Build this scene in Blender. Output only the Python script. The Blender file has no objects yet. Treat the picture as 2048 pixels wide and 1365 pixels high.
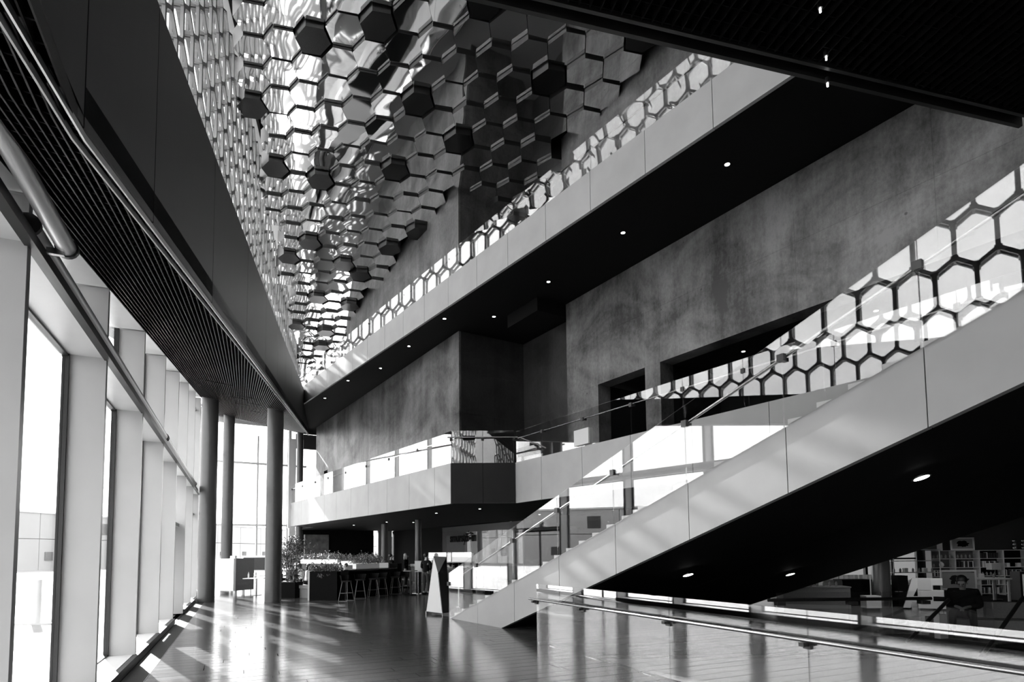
import bpy, bmesh, math, random
from mathutils import Vector, Matrix
random.seed(7)
S = bpy.context.scene
COL = S.collection

# ------------------------------------------------------------------ camera
CAMZ = 1.75
def setup_camera():
    cd = bpy.data.cameras.new('camera'); co = bpy.data.objects.new('camera', cd); COL.objects.link(co)
    pit, rol = 0.0663993, -0.01048393
    cp, sp = math.cos(pit), math.sin(pit)
    fw = Vector((0, cp, sp)); up = Vector((0, -sp, cp)); rt = Vector((1, 0, 0))
    r = rt*math.cos(rol) + up*math.sin(rol); u = up*math.cos(rol) - rt*math.sin(rol)
    m = Matrix.Identity(4)
    for i in range(3):
        m[i][0] = r[i]; m[i][1] = u[i]; m[i][2] = -fw[i]
    m[2][3] = CAMZ
    co.matrix_world = m
    cd.sensor_width = 36; cd.lens = 1197.5/2048*36; cd.shift_y = 343.3/2048
    cd.clip_start = 0.1; cd.clip_end = 1500
    S.camera = co
setup_camera()

# ------------------------------------------------------------------ light
EXPOSURE = -0.1
SKY = 7.0
SUN = 55.0
S.view_settings.view_transform = 'Standard'; S.view_settings.look = 'None'
S.view_settings.gamma = 1; S.view_settings.exposure = EXPOSURE
S.view_settings.use_curve_mapping = False
w = bpy.data.worlds.new('sky'); S.world = w; w.use_nodes = True
nt = w.node_tree; nt.nodes.clear()
wo = nt.nodes.new('ShaderNodeOutputWorld'); wb = nt.nodes.new('ShaderNodeBackground')
tc = nt.nodes.new('ShaderNodeTexCoord'); mp = nt.nodes.new('ShaderNodeMapping'); nz = nt.nodes.new('ShaderNodeTexNoise'); cr = nt.nodes.new('ShaderNodeValToRGB')
mp.inputs['Scale'].default_value = (1.2, 1.2, 4); nz.inputs['Scale'].default_value = 2.2; nz.inputs['Detail'].default_value = 5
cr.color_ramp.elements[0].position = .3; cr.color_ramp.elements[0].color = (.72, .72, .72, 1)
cr.color_ramp.elements[1].position = .7; cr.color_ramp.elements[1].color = (1, 1, 1, 1)
nt.links.new(tc.outputs['Generated'], mp.inputs[0]); nt.links.new(mp.outputs[0], nz.inputs[0]); nt.links.new(nz.outputs['Fac'], cr.inputs[0])
nt.links.new(cr.outputs[0], wb.inputs[0]); wb.inputs[1].default_value = SKY; nt.links.new(wb.outputs[0], wo.inputs[0])
sd = bpy.data.lights.new('sun', 'SUN'); so = bpy.data.objects.new('sun', sd); COL.objects.link(so)
sd.energy = SUN; sd.angle = math.radians(.55)
saz, sel = math.radians(140.3), math.radians(29)
sdir = Vector((math.sin(saz)*math.cos(sel), math.cos(saz)*math.cos(sel), -math.sin(sel)))
so.rotation_euler = sdir.to_track_quat('-Z', 'Y').to_euler(); so.location = (-30, 60, 40)
c = S.cycles
c.max_bounces = 8; c.diffuse_bounces = 4; c.glossy_bounces = 5; c.transparent_max_bounces = 24; c.transmission_bounces = 4
c.sample_clamp_indirect = 12; c.use_denoising = True; c.caustics_reflective = False; c.caustics_refractive = False

# ------------------------------------------------------------------ frames
A, B, D, K = -.42606, -.57117, -.62904, -0.29774
def fr(az):
    return Matrix.Rotation(-az, 4, 'Z')
FA, FB = fr(A), fr(B)
def PA(n, u, z=0): return FA @ Vector((n, u, z))
def PB(n, u, z=0): return FB @ Vector((n, u, z))

# ------------------------------------------------------------------ materials
def new_mat(name):
    m = bpy.data.materials.new(name); m.use_nodes = True
    return m, m.node_tree, m.node_tree.nodes['Principled BSDF']
def N(nt, t, **kw):
    n = nt.nodes.new('ShaderNode'+t)
    for k, v in kw.items():
        if hasattr(n, k): setattr(n, k, v)
        else: n.inputs[k].default_value = v
    return n
def mat(name, g, rough=.5, metal=0, var=0, scale=3, bump=0, spec=.5, stretch=(1, 1, 1), detail=4):
    m, nt, p = new_mat(name)
    p.inputs['Base Color'].default_value = (g, g, g, 1); p.inputs['Roughness'].default_value = rough
    p.inputs['Metallic'].default_value = metal; p.inputs['Specular IOR Level'].default_value = spec
    if var or bump:
        tc = N(nt, 'TexCoord'); mp = N(nt, 'Mapping'); mp.inputs['Scale'].default_value = stretch
        no = N(nt, 'TexNoise'); no.inputs['Scale'].default_value = scale; no.inputs['Detail'].default_value = detail
        nt.links.new(tc.outputs['Object'], mp.inputs[0]); nt.links.new(mp.outputs[0], no.inputs[0])
        if var:
            r = N(nt, 'ValToRGB'); a, b = max(0, g*(1-var)), min(1, g*(1+var))
            r.color_ramp.elements[0].position = .3; r.color_ramp.elements[1].position = .7
            r.color_ramp.elements[0].color = (a, a, a, 1); r.color_ramp.elements[1].color = (b, b, b, 1)
            nt.links.new(no.outputs['Fac'], r.inputs[0]); nt.links.new(r.outputs[0], p.inputs['Base Color'])
        if bump:
            bm_ = N(nt, 'Bump'); bm_.inputs['Strength'].default_value = bump; bm_.inputs['Distance'].default_value = .02
            nt.links.new(no.outputs['Fac'], bm_.inputs['Height']); nt.links.new(bm_.outputs[0], p.inputs['Normal'])
    return m
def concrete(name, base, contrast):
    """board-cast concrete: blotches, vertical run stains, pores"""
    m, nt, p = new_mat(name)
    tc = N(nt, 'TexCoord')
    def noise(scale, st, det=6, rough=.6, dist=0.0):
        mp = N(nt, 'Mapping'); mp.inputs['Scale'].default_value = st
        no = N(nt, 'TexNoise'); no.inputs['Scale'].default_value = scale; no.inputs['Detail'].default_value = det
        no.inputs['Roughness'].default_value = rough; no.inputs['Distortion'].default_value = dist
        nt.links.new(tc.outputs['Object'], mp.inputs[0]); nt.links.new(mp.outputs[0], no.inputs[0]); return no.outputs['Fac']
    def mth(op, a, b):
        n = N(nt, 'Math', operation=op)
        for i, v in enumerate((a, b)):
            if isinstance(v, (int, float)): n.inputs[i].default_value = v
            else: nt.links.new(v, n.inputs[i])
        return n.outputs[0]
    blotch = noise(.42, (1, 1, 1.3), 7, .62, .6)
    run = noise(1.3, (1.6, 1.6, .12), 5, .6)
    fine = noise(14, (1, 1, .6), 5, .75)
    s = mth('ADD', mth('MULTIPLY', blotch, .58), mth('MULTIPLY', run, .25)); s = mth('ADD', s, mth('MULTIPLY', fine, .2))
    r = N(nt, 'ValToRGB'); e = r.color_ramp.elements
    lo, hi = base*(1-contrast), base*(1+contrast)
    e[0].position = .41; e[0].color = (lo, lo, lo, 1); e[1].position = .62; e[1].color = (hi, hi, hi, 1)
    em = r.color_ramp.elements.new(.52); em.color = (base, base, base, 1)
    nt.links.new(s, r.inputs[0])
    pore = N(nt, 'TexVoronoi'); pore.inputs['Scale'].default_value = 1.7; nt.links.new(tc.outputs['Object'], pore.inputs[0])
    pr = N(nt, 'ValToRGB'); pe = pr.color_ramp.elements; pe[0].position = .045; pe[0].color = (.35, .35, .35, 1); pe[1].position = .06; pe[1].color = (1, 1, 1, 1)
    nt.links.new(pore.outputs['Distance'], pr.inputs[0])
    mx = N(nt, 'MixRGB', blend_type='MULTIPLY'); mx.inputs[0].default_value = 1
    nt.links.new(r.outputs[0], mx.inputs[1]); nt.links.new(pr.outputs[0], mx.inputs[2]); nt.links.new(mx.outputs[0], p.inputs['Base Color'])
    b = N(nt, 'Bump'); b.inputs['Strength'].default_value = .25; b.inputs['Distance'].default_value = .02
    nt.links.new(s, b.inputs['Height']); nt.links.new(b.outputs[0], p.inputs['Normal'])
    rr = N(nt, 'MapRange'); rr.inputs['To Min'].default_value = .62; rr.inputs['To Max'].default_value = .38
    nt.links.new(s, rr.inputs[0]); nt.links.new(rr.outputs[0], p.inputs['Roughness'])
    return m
def glass(name, tint=.96, f0=.05, gain=.9, warp=0.0, rough=0.0):
    """sheet glass: clear with a reflection that grows towards grazing angles"""
    m = bpy.data.materials.new(name); m.use_nodes = True; nt = m.node_tree; nt.nodes.clear()
    o = N(nt, 'OutputMaterial'); t = N(nt, 'BsdfTransparent'); t.inputs[0].default_value = (tint, tint, tint, 1)
    g = N(nt, 'BsdfGlossy'); g.inputs['Color'].default_value = (1, 1, 1, 1); g.inputs['Roughness'].default_value = rough
    lw = N(nt, 'LayerWeight'); lw.inputs[0].default_value = .5
    pw = N(nt, 'Math', operation='POWER'); pw.inputs[1].default_value = 4.0
    nt.links.new(lw.outputs['Facing'], pw.inputs[0])
    ma = N(nt, 'Math', operation='MULTIPLY_ADD'); ma.inputs[1].default_value = gain; ma.inputs[2].default_value = f0
    nt.links.new(pw.outputs[0], ma.inputs[0])
    mx = N(nt, 'MixShader'); nt.links.new(ma.outputs[0], mx.inputs[0]); nt.links.new(t.outputs[0], mx.inputs[1]); nt.links.new(g.outputs[0], mx.inputs[2])
    if warp:
        tc = N(nt, 'TexCoord'); no = N(nt, 'TexNoise'); no.inputs['Scale'].default_value = .7; no.inputs['Detail'].default_value = 1
        nt.links.new(tc.outputs['Object'], no.inputs[0]); b = N(nt, 'Bump'); b.inputs['Strength'].default_value = warp; b.inputs['Distance'].default_value = .02
        nt.links.new(no.outputs['Fac'], b.inputs['Height']); nt.links.new(b.outputs[0], g.inputs['Normal'])
    nt.links.new(mx.outputs[0], o.inputs[0]); return m
def emit(name, s):
    m = bpy.data.materials.new(name); m.use_nodes = True; nt = m.node_tree; nt.nodes.clear()
    o = N(nt, 'OutputMaterial'); e = N(nt, 'Emission'); e.inputs[1].default_value = s; nt.links.new(e.outputs[0], o.inputs[0]); return m
def mirror(name, g, warp, scale, rough=.03):
    m, nt, p = new_mat(name)
    p.inputs['Base Color'].default_value = (g, g, g, 1); p.inputs['Metallic'].default_value = 1; p.inputs['Roughness'].default_value = rough
    ge = N(nt, 'NewGeometry'); no = N(nt, 'TexNoise'); no.inputs['Scale'].default_value = scale; no.inputs['Detail'].default_value = .8
    no.inputs['Distortion'].default_value = .5
    nt.links.new(ge.outputs['Position'], no.inputs[0])
    b = N(nt, 'Bump'); b.inputs['Strength'].default_value = warp; b.inputs['Distance'].default_value = .1
    nt.links.new(no.outputs['Fac'], b.inputs['Height']); nt.links.new(b.outputs[0], p.inputs['Normal'])
    return m
def wood_floor():
    m, nt, p = new_mat('dark_oak_planks'); p.inputs['Specular IOR Level'].default_value = .36
    tc = N(nt, 'NewGeometry'); mp = N(nt, 'Mapping'); mp.inputs['Rotation'].default_value = (0, 0, A)
    mp.inputs['Scale'].default_value = (1.2, 16, 1)
    nt.links.new(tc.outputs['Position'], mp.inputs[0])
    no = N(nt, 'TexNoise'); no.inputs['Scale'].default_value = 1.5; no.inputs['Detail'].default_value = 5; nt.links.new(mp.outputs[0], no.inputs[0])
    oi = N(nt, 'ObjectInfo'); ad = N(nt, 'Math', operation='MULTIPLY_ADD'); ad.inputs[1].default_value = .25
    nt.links.new(oi.outputs['Random'], ad.inputs[0]); nt.links.new(no.outputs['Fac'], ad.inputs[2])
    r = N(nt, 'ValToRGB'); e = r.color_ramp.elements; e[0].position = .35; e[0].color = (.022, .022, .022, 1); e[1].position = .9; e[1].color = (.09, .09, .09, 1)
    nt.links.new(ad.outputs[0], r.inputs[0]); nt.links.new(r.outputs[0], p.inputs['Base Color'])
    rr = N(nt, 'MapRange'); rr.inputs['To Min'].default_value = .1; rr.inputs['To Max'].default_value = .24; nt.links.new(no.outputs['Fac'], rr.inputs[0])
    nt.links.new(rr.outputs[0], p.inputs['Roughness'])
    b = N(nt, 'Bump'); b.inputs['Strength'].default_value = .06; b.inputs['Distance'].default_value = .01
    nt.links.new(no.outputs['Fac'], b.inputs['Height']); nt.links.new(b.outputs[0], p.inputs['Normal'])
    return m
M = dict(
    white=mat('white_painted_metal', .66, .35, var=.04, scale=2),
    fin=mat('white_fin', .45, .3, var=.04, scale=1.5),
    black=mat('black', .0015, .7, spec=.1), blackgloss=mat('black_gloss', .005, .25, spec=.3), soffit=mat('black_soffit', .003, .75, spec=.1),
    dark=mat('dark_grey', .03, .5), charcoal=mat('charcoal_metal', .018, .4, var=.2), frame=mat('dark_frame', .012, .4),
    mid=mat('mid_grey', .18, .6), light=mat('light_grey', .5, .5), steel=mat('brushed_steel', .32, .25, 1), satin=mat('satin_tube', .6, .35, .6),
    column=mat('column_paint', .05, .33, var=.06, scale=4),
    bulk=mat('bulkhead_metal', .005, .4, .0, var=.5, scale=3, stretch=(2, 2, .15)),
    slat=mat('soffit_slat', .005, .5, 0, spec=.15), grid=mat('grid_slat', .0015, .7, spec=.08),
    fascia=mat('fascia_panel', .28, .45, var=.08, scale=1.2, stretch=(1, 1, 1), bump=.05),
    fasciadark=mat('dark_fascia_panel', .005, .3, .0, spec=.2, var=.3, scale=1.5),
    stringer=mat('stringer_panel', .29, .42, var=.09, scale=.9, bump=.05), step=mat('stair_step', .62, .5, var=.05),
    conc=concrete('cast_concrete', .082, .92), conc2=concrete('cast_concrete_shaded', .02, .8), conc3=concrete('cast_concrete_half_shaded', .065, .8), conc4=concrete('cast_concrete_brightened', .115, .7),  # darker copies hold the recess shade, the palest brightens the ceiling reflections
    glass=glass('balustrade_glass', .97, .1, .85, warp=.04), frontglass=glass('front_balustrade_glass', .97, .16, .85, warp=.03), wglass=glass('window_glass', .97, .04, .7), sglass=glass('sign_wall_glass', .9, .12, .8, warp=.1),
    hexglass=glass('brick_glass', .9, .1, .85, warp=.6),
    mirror=mirror('ceiling_mirror', .95, .3, .5), mside=mat('panel_edge', .01, .3, .2),
    hexframe=mat('steel_brick_frame', .3, .4, .3),
    plank=wood_floor(), paving=mat('paving', .18, .8, var=.2, scale=.4), bld=mat('pale_cladding', .3, .7, var=.08, scale=.1),
    bldw=mat('building_window', .04, .2), ground=mat('quay_ground', .22, .85, var=.15, scale=.06),
    lamp=emit('lamp_glow', 14), lampsoft=emit('lamp_soft', 3), bright=emit('screen_glow', 1),
    leaf=mat('leaf', .06, .45, var=.5, scale=6), leaf2=mat('leaf_pale', .22, .45, var=.4, scale=6), soil=mat('soil', .02, .9),
    skin=mat('skin', .35, .5), skindark=mat('skin_darker', .16, .5), hair=mat('dark_hair', .012, .5), blond=mat('fair_hair', .38, .5),  # second skin tone is darker, used for the seated man
    cloth=mat('dark_cloth', .006, .9, spec=.15), denim=mat('denim', .035, .9), shirt=mat('white_shirt', .75, .8),
    pod=mat('white_felt', .78, .9, var=.03), podside=mat('grey_felt', .17, .9, var=.1, scale=30), paper=mat('paper', .6, .7), seatpad=mat('seat_pad', .2, .5),
    legsteel=mat('dark_steel', .12, .35, .8), wood=mat('dark_wood', .03, .4, var=.4, scale=5, stretch=(1, 1, .1)), water=mat('bottle', .5, .1))
CERAMIC = M['white']

# ------------------------------------------------------------------ builders
class MB:
    def __init__(s): s.v = []; s.f = []; s.mi = []; s.mats = []; s.sm = False
    def _m(s, m):
        if m is None: return 0
        if m not in s.mats: s.mats.append(m)
        return s.mats.index(m)
    def add(s, vs, fs, m=None, X=None):
        b = len(s.v)
        s.v += [tuple(X @ Vector(v)) if X is not None else tuple(v) for v in vs]
        i = s._m(m)
        for f in fs: s.f.append([b+k for k in f]); s.mi.append(i)
        return s
    def box(s, x0, x1, y0, y1, z0, z1, m=None, X=None):
        vs = [(x, y, z) for z in (z0, z1) for y in (y0, y1) for x in (x0, x1)]
        return s.add(vs, [(0, 2, 3, 1), (4, 5, 7, 6), (0, 1, 5, 4), (2, 6, 7, 3), (0, 4, 6, 2), (1, 3, 7, 5)], m, X)
    def prism(s, a, b, m=None, X=None):
        """solid between two equal loops a and b"""
        n = len(a)
        fs = [tuple(range(n))[::-1], tuple(range(n, 2*n))] + [(i, (i+1) % n, n+(i+1) % n, n+i) for i in range(n)]
        return s.add(list(a)+list(b), fs, m, X)
    def slab(s, poly, z0, z1, m=None, X=None):
        return s.prism([(x, y, z0) for x, y in poly], [(x, y, z1) for x, y in poly], m, X)
    def tube(s, p, q, r, m=None, n=10, r2=None, X=None):
        p, q = Vector(p), Vector(q); d = (q-p).normalized(); a = d.orthogonal().normalized(); b = d.cross(a); r2 = r if r2 is None else r2
        c = [(math.cos(2*math.pi*i/n), math.sin(2*math.pi*i/n)) for i in range(n)]
        return s.prism([p+(a*x+b*y)*r for x, y in c], [q+(a*x+b*y)*r2 for x, y in c], m, X)
    def path(s, pts, r, m=None, n=8, X=None):
        for a, b in zip(pts[:-1], pts[1:]): s.tube(a, b, r, m, n, X=X)
        return s
    def lathe(s, prof, m=None, n=16, c=(0, 0), X=None):
        vs = []; fs = []
        for r, z in prof:
            for i in range(n): t = 2*math.pi*i/n; vs.append((c[0]+r*math.cos(t), c[1]+r*math.sin(t), z))
        for j in range(len(prof)-1):
            for i in range(n): fs.append((j*n+i, j*n+(i+1) % n, (j+1)*n+(i+1) % n, (j+1)*n+i))
        fs.append(tuple(range(n))[::-1]); fs.append(tuple(range((len(prof)-1)*n, len(prof)*n)))
        return s.add(vs, fs, m, X)
    def ball(s, c, r, m=None, n=8, sx=1, sy=1, sz=1):
        prof = [(max(1e-3, r*math.sin(math.pi*j/n)), -r*math.cos(math.pi*j/n)) for j in range(n+1)]
        X = Matrix.Translation(c) @ Matrix.Diagonal((sx, sy, sz, 1))
        return s.lathe(prof, m, 10, X=X)
    def mesh(s, name, m=None):
        me = bpy.data.meshes.new(name); me.from_pydata(s.v, [], s.f)
        for x in (s.mats or [m]):
            if x is not None: me.materials.append(x)
        if s.mats: me.polygons.foreach_set('material_index', s.mi)
        bm = bmesh.new(); bm.from_mesh(me); bmesh.ops.recalc_face_normals(bm, faces=bm.faces)
        for e in bm.edges:
            if len(e.link_faces) == 2: e.smooth = e.calc_face_angle(0) < .7
        for f in bm.faces: f.smooth = True
        bm.to_mesh(me); bm.free(); return me
    def build(s, name, m=None, parent=None, X=None, **kw):
        o = bpy.data.objects.new(name, s.mesh(name, m)); COL.objects.link(o)
        if parent is not None: o.parent = parent
        if X is not None: o.matrix_local = X
        tag(o, **kw); return o
def tag(o, label=None, cat=None, group=None, kind=None):
    if label: o['label'] = label
    if cat: o['category'] = cat
    if group: o['group'] = group
    if kind: o['kind'] = kind
    return o
def empty(name, X=None, parent=None, **kw):
    o = bpy.data.objects.new(name, None); COL.objects.link(o); o.empty_display_size = .2
    if parent is not None: o.parent = parent
    if X is not None: o.matrix_local = X
    tag(o, **kw); return o
def at(x, y, z=0, rz=0): return Matrix.Translation((x, y, z)) @ Matrix.Rotation(rz, 4, 'Z')
def box(name, x0, x1, y0, y1, z0, z1, m, parent=None, X=None, **kw):
    return MB().box(x0, x1, y0, y1, z0, z1).build(name, m, parent, X, **kw)
def dup(o, parent=None, X=None, **kw):
    c = o.copy(); COL.objects.link(c)
    if parent is not None: c.parent = parent
    if X is not None: c.matrix_local = X
    tag(c, **kw)
    for ch in o.children: dup(ch, c, ch.matrix_local.copy())
    return c

def soff(x, y): return 7.72 - .1976*(x+11.65) + .094*(y-21.91)
SOFF0 = 4.14
def soffc(x, y): return max(SOFF0, soff(x, y))

# ================================================================== STRUCTURE
# ---- floor with the stairwell void behind the front glass
VOID = [(5.4, 10.4), (10.2, 8.0), (14, 5.5), (14, -6), (5.4, -6)]       # frame A (n, u)
def in_void(n, u):
    c = False; P = VOID
    for i in range(len(P)):
        (x1, y1), (x2, y2) = P[i], P[i-1]
        if (y1 > u) != (y2 > u) and n < (x2-x1)*(u-y1)/(y2-y1)+x1: c = not c
    return c
fl = MB()
fl.slab([(-1.6, -12), (5.4, -12), (5.4, 60), (-1.6, 60)], -.25, -.022)
fl.slab([(5.4, 10.4), (10.2, 8.0), (14, 5.5), (34, 5.5), (34, 60), (5.4, 60)], -.25, -.022)
fl.slab([(14, -12), (34, -12), (34, 5.5), (14, 5.5)], -.25, -.022)
fl.slab([(5.4, -12), (14, -12), (14, -6), (5.4, -6)], -.25, -.022)
floor = fl.build('floor', M['black'], X=FA, kind='structure', label='dark plank floor of the foyer reflecting the windows', cat='floor')
wellm = MB()
for (a, b) in zip(VOID, VOID[1:]+VOID[:1]):
    d = (Vector(b)-Vector(a)).normalized(); nn = Vector((d.y, -d.x))*.06
    wellm.slab([a, b, (b[0]+nn.x, b[1]+nn.y), (a[0]+nn.x, a[1]+nn.y)], -3.2, -.25)
wellm.slab(VOID, -3.3, -3.2)
wellm.build('wall_stairwell', M['dark'], X=FA, kind='structure', label='dark stairwell shaft behind the front glass balustrade', cat='wall')
# planks
pw = .285
planks = []
r = 0; u = 5.0
def plank_ok(n0, n1, u):
    return not (in_void(n0, u) or in_void(n1, u) or in_void((n0+n1)/2, u))
rows = int((46-1.0)/pw)
for r in range(rows):
    u0 = 1.0+r*pw; n = -1.19; L = random.uniform(.6, 2.4)
    while n < 22:
        n1 = min(n+L, 22)
        if n < 5.4 < n1 and u0 < 10.6: n1 = 5.4
        if plank_ok(n+.02, n1-.02, u0+.14): planks.append((n, n1, u0))
        n = n1; L = 2.4
def pkey(p):
    w_ = PA((p[0]+p[1])/2, p[2]); v = Vector((w_.x, w_.y)); 
    ang = abs(math.degrees(math.atan2(v.x, v.y)))
    return v.length + (0 if ang < 44 and v.y > 7 else 200)
planks.sort(key=pkey)
shared = {}
def plank_mesh(L):
    k = round(L, 2)
    if k not in shared:
        g = .004
        mb = MB(); mb.prism([(.003, g, 0), (k-.003, g, 0), (k-.003, pw-g, 0), (.003, pw-g, 0)], [(.004, g+.002, .02), (k-.004, g+.002, .02), (k-.004, pw-g-.002, .02), (.004, pw-g-.002, .02)])
        shared[k] = mb.mesh('plank', M['plank'])
    return shared[k]
for (n, n1, u0) in planks[:298]:
    o = bpy.data.objects.new('plank', plank_mesh(n1-n)); COL.objects.link(o); o.parent = floor; o.location = (n, u0, -.02+random.uniform(-.0006, .0006))
rest = MB()
for (n, n1, u0) in planks[298:]:
    g = .004; rest.box(n+.003, n1-.003, u0+g, u0+pw-g, -.02, 0)
rest.build('far_planks', M['plank'], floor, kind='stuff')

# ---- left wall: glazed facade with deep fins, frame A
UK = [8.73+3.03*k for k in range(-7, 7)]          # fin positions
GN, FN = -1.95, -1.55
def sof_at(n, u):
    w_ = PA(n, u); return soffc(w_.x, w_.y)
fin_lbl = 'tall facade bay with white fin, clear glass and tube blind'
for k, u1 in enumerate(UK):
    u0 = u1-3.03
    wroot = empty('window_%d' % (k+1), FA, kind='structure', label='facade bay %s of the glazed left wall with its white fin' % ('%d from the far column' % (len(UK)-k)), cat='window')
    door = abs(u1-20.85) < .2
    zt1 = sof_at(FN, u1)+.04; zt0 = sof_at(FN, u0)+.04
    T = 4.2
    # fin at the far side of the bay (its near face is what the room sees)
    MB().box(GN-.02, FN, u1-.045, u1+.045, .0, T).build('fin', M['fin'], wroot)
    MB().prism([(GN-.02, u1-.045, T+.2), (FN, u1-.045, T+.2), (FN, u1-.045, max(zt1, T+.25)), (GN-.02, u1-.045, max(zt1, T+.25))],
               [(GN-.02, u1+.045, T+.2), (FN, u1+.045, T+.2), (FN, u1+.045, max(zt1, T+.25)), (GN-.02, u1+.045, max(zt1, T+.25))]).build('upper_fin', M['fin'], wroot)
    MB().box(GN-.08, FN-.02, u0+.045, u1-.045, T, T+.2).build('transom_reveal', M['white'], wroot)
    MB().box(FN-.02, FN+.06, u0-.0, u1, T-.03, T+.06).build('transom_lip', M['frame'], wroot)
    # niche ceiling under the soffit
    MB().prism([(GN-.1, u0+.045, zt0+.02), (FN+.02, u0+.045, zt0+.02), (FN+.02, u1-.045, zt1+.02), (GN-.1, u1-.045, zt1+.02)],
               [(GN-.1, u0+.045, zt0+.3), (FN+.02, u0+.045, zt0+.3), (FN+.02, u1-.045, zt1+.3), (GN-.1, u1-.045, zt1+.3)]).build('niche_ceiling', M['white'], wroot)
    if not door:
        MB().box(GN-.1, FN-.03, u0+.045, u1-.045, 0, .13).build('sill', M['white'], wroot)
        MB().box(FN-.02, FN+.05, u0, u1, 0, .13).build('curb', M['frame'], wroot)
    # frames
    f = MB(); zb = .13 if not door else 0
    for (a, b) in ((u0+.045, u0+.075), (u1-.085, u1-.045)): f.box(GN-.04, GN+.03, a, b, zb, T)
    f.box(GN-.04, GN+.02, u0+.075, u1-.085, T-.03, T); f.box(GN-.04, GN+.02, u0+.075, u1-.085, zb, zb+.025)
    if door: f.box(GN-.06, GN+.02, u0+.075, u1-.085, 2.55, 2.62); f.box(GN-.04, GN+.02, (u0+u1)/2-.03, (u0+u1)/2+.03, 0, 2.55)
    f.build('window_frame', M['frame'], wroot)
    f = MB()
    for (a, b) in ((u0+.045, u0+.07), (u1-.08, u1-.045)):
        f.prism([(GN-.04, a, T+.2), (GN+.03, a, T+.2), (GN+.03, a, zt0 if a < (u0+u1)/2 else zt1), (GN-.04, a, zt0 if a < (u0+u1)/2 else zt1)],
                [(GN-.04, b, T+.2), (GN+.03, b, T+.2), (GN+.03, b, zt0 if a < (u0+u1)/2 else zt1), (GN-.04, b, zt0 if a < (u0+u1)/2 else zt1)])
    f.build('upper_frame', M['frame'], wroot)
    MB().box(GN-.02, GN-.01, u0+.075, u1-.085, zb+.02, T-.03).build('glass_pane', M['wglass'], wroot)
    MB().prism([(GN-.02, u0+.07, T+.2), (GN-.02, u1-.08, T+.2), (GN-.02, u1-.08, zt1+.02), (GN-.02, u0+.07, zt0+.02)],
               [(GN-.01, u0+.07, T+.2), (GN-.01, u1-.08, T+.2), (GN-.01, u1-.08, zt1+.02), (GN-.01, u0+.07, zt0+.02)]).build('upper_pane', M['wglass'], wroot)
    if door:
        MB().box(GN-.7, GN+.25, u0+.1, u1-.1, 2.62, 2.72).build('door_canopy', M['light'], wroot)
        MB().box(GN+.05, GN+.1, u0+1.2, u0+1.45, 2.72, 2.95).build('door_sensor', M['light'], wroot)
# roller blind tubes along the transom
for k, (a, b, n_, z_) in enumerate([(-6.6, -.55, -1.36, 4.32), (-.5, 5.95, -1.36, 4.32), (5.6, 14.83, -1.54, 4.33), (14.93, 24.2, -1.54, 4.33)]):
    t = empty('roller_blind', FA, label=['grey roller blind tube far behind the camera', 'silver roller blind tube nearest the camera ending in a round tip',
        'silver roller blind tube starting at a dark end cap above the second bay', 'silver roller blind tube running on to the far column'][k], cat='blind', group='roller blind tubes on the transom')
    MB().tube((n_, a+.03, z_), (n_, b-.03, z_), .07, n=16).build('tube', M['satin'], t)
    for uu in (a+.02, b-.02): MB().tube((n_, uu-.02, z_), (n_, uu+.02, z_), .085, n=16).build('end_cap', M['charcoal'], t)
    for uu in [a+.3+i*3.03 for i in range(int((b-a)/3.03)+1)]: MB().box(n_-.12, n_, uu-.02, uu+.02, z_-.1, z_-.05).build('bracket', M['steel'], t)
# floor grille
g = MB(); g.box(-1.5, -1.2, -12, 26, -.02, -.012)
gr = g.build('trim_1', M['charcoal'], X=FA, kind='structure', label='dark floor strip along the foot of the glazed wall', cat='floor trim')
MB().box(-1.2, -1.19, -12, 26, -.02, .002).build('edge_strip', M['steel'], gr)
m_ = MB()
for i in range(26): m_.box(-1.49+i*.0115, -1.485+i*.0115, 3, 26, -.012, -.002)
m_.build('grille_bar', M['charcoal'], gr, kind='stuff')

# ---- lobby soffit above the window walk with bulkhead face, sloping up away
b0 = Vector((-2.93, 4.93)); bd = Vector((math.sin(K), math.cos(K)))
def BK(t): return b0+bd*t
def bkz(t): p = BK(t); return soffc(p.x, p.y)
t0 = -1.75                                             # kink where the slope starts
nearR = BK(t0)
def PA2(n, u): v = PA(n, u); return (v.x, v.y)
# crease on the facade side where the slope starts
uc = next(u/100 for u in range(-500, 1500) if soff(*PA2(-1.53, u/100)) > SOFF0)
farL = PA2(-1.53, 42.5); farR = BK(37.7)
so_ = MB()
def sp(pt, dz=0): return (pt[0], pt[1], soffc(*pt)+dz)
crL = PA2(-1.53, uc); nr = (nearR.x, nearR.y); fR = (farR.x, farR.y)
loop = [crL, nr, fR, farL]
so_.prism([sp(p, .12) for p in loop], [sp(p, .3) for p in loop])
nl = PA2(-1.53, -12); nearE = (nearR.x+.29*10, nearR.y-10)
so_.prism([(x, y, SOFF0+.12) for x, y in (nl, nearE, nr, crL)], [(x, y, SOFF0+.3) for x, y in (nl, nearE, nr, crL)])
soffit = so_.build('soffit_deck', M['soffit'], kind='structure', label='sloping dark slatted soffit over the window walk', cat='soffit')
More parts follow.
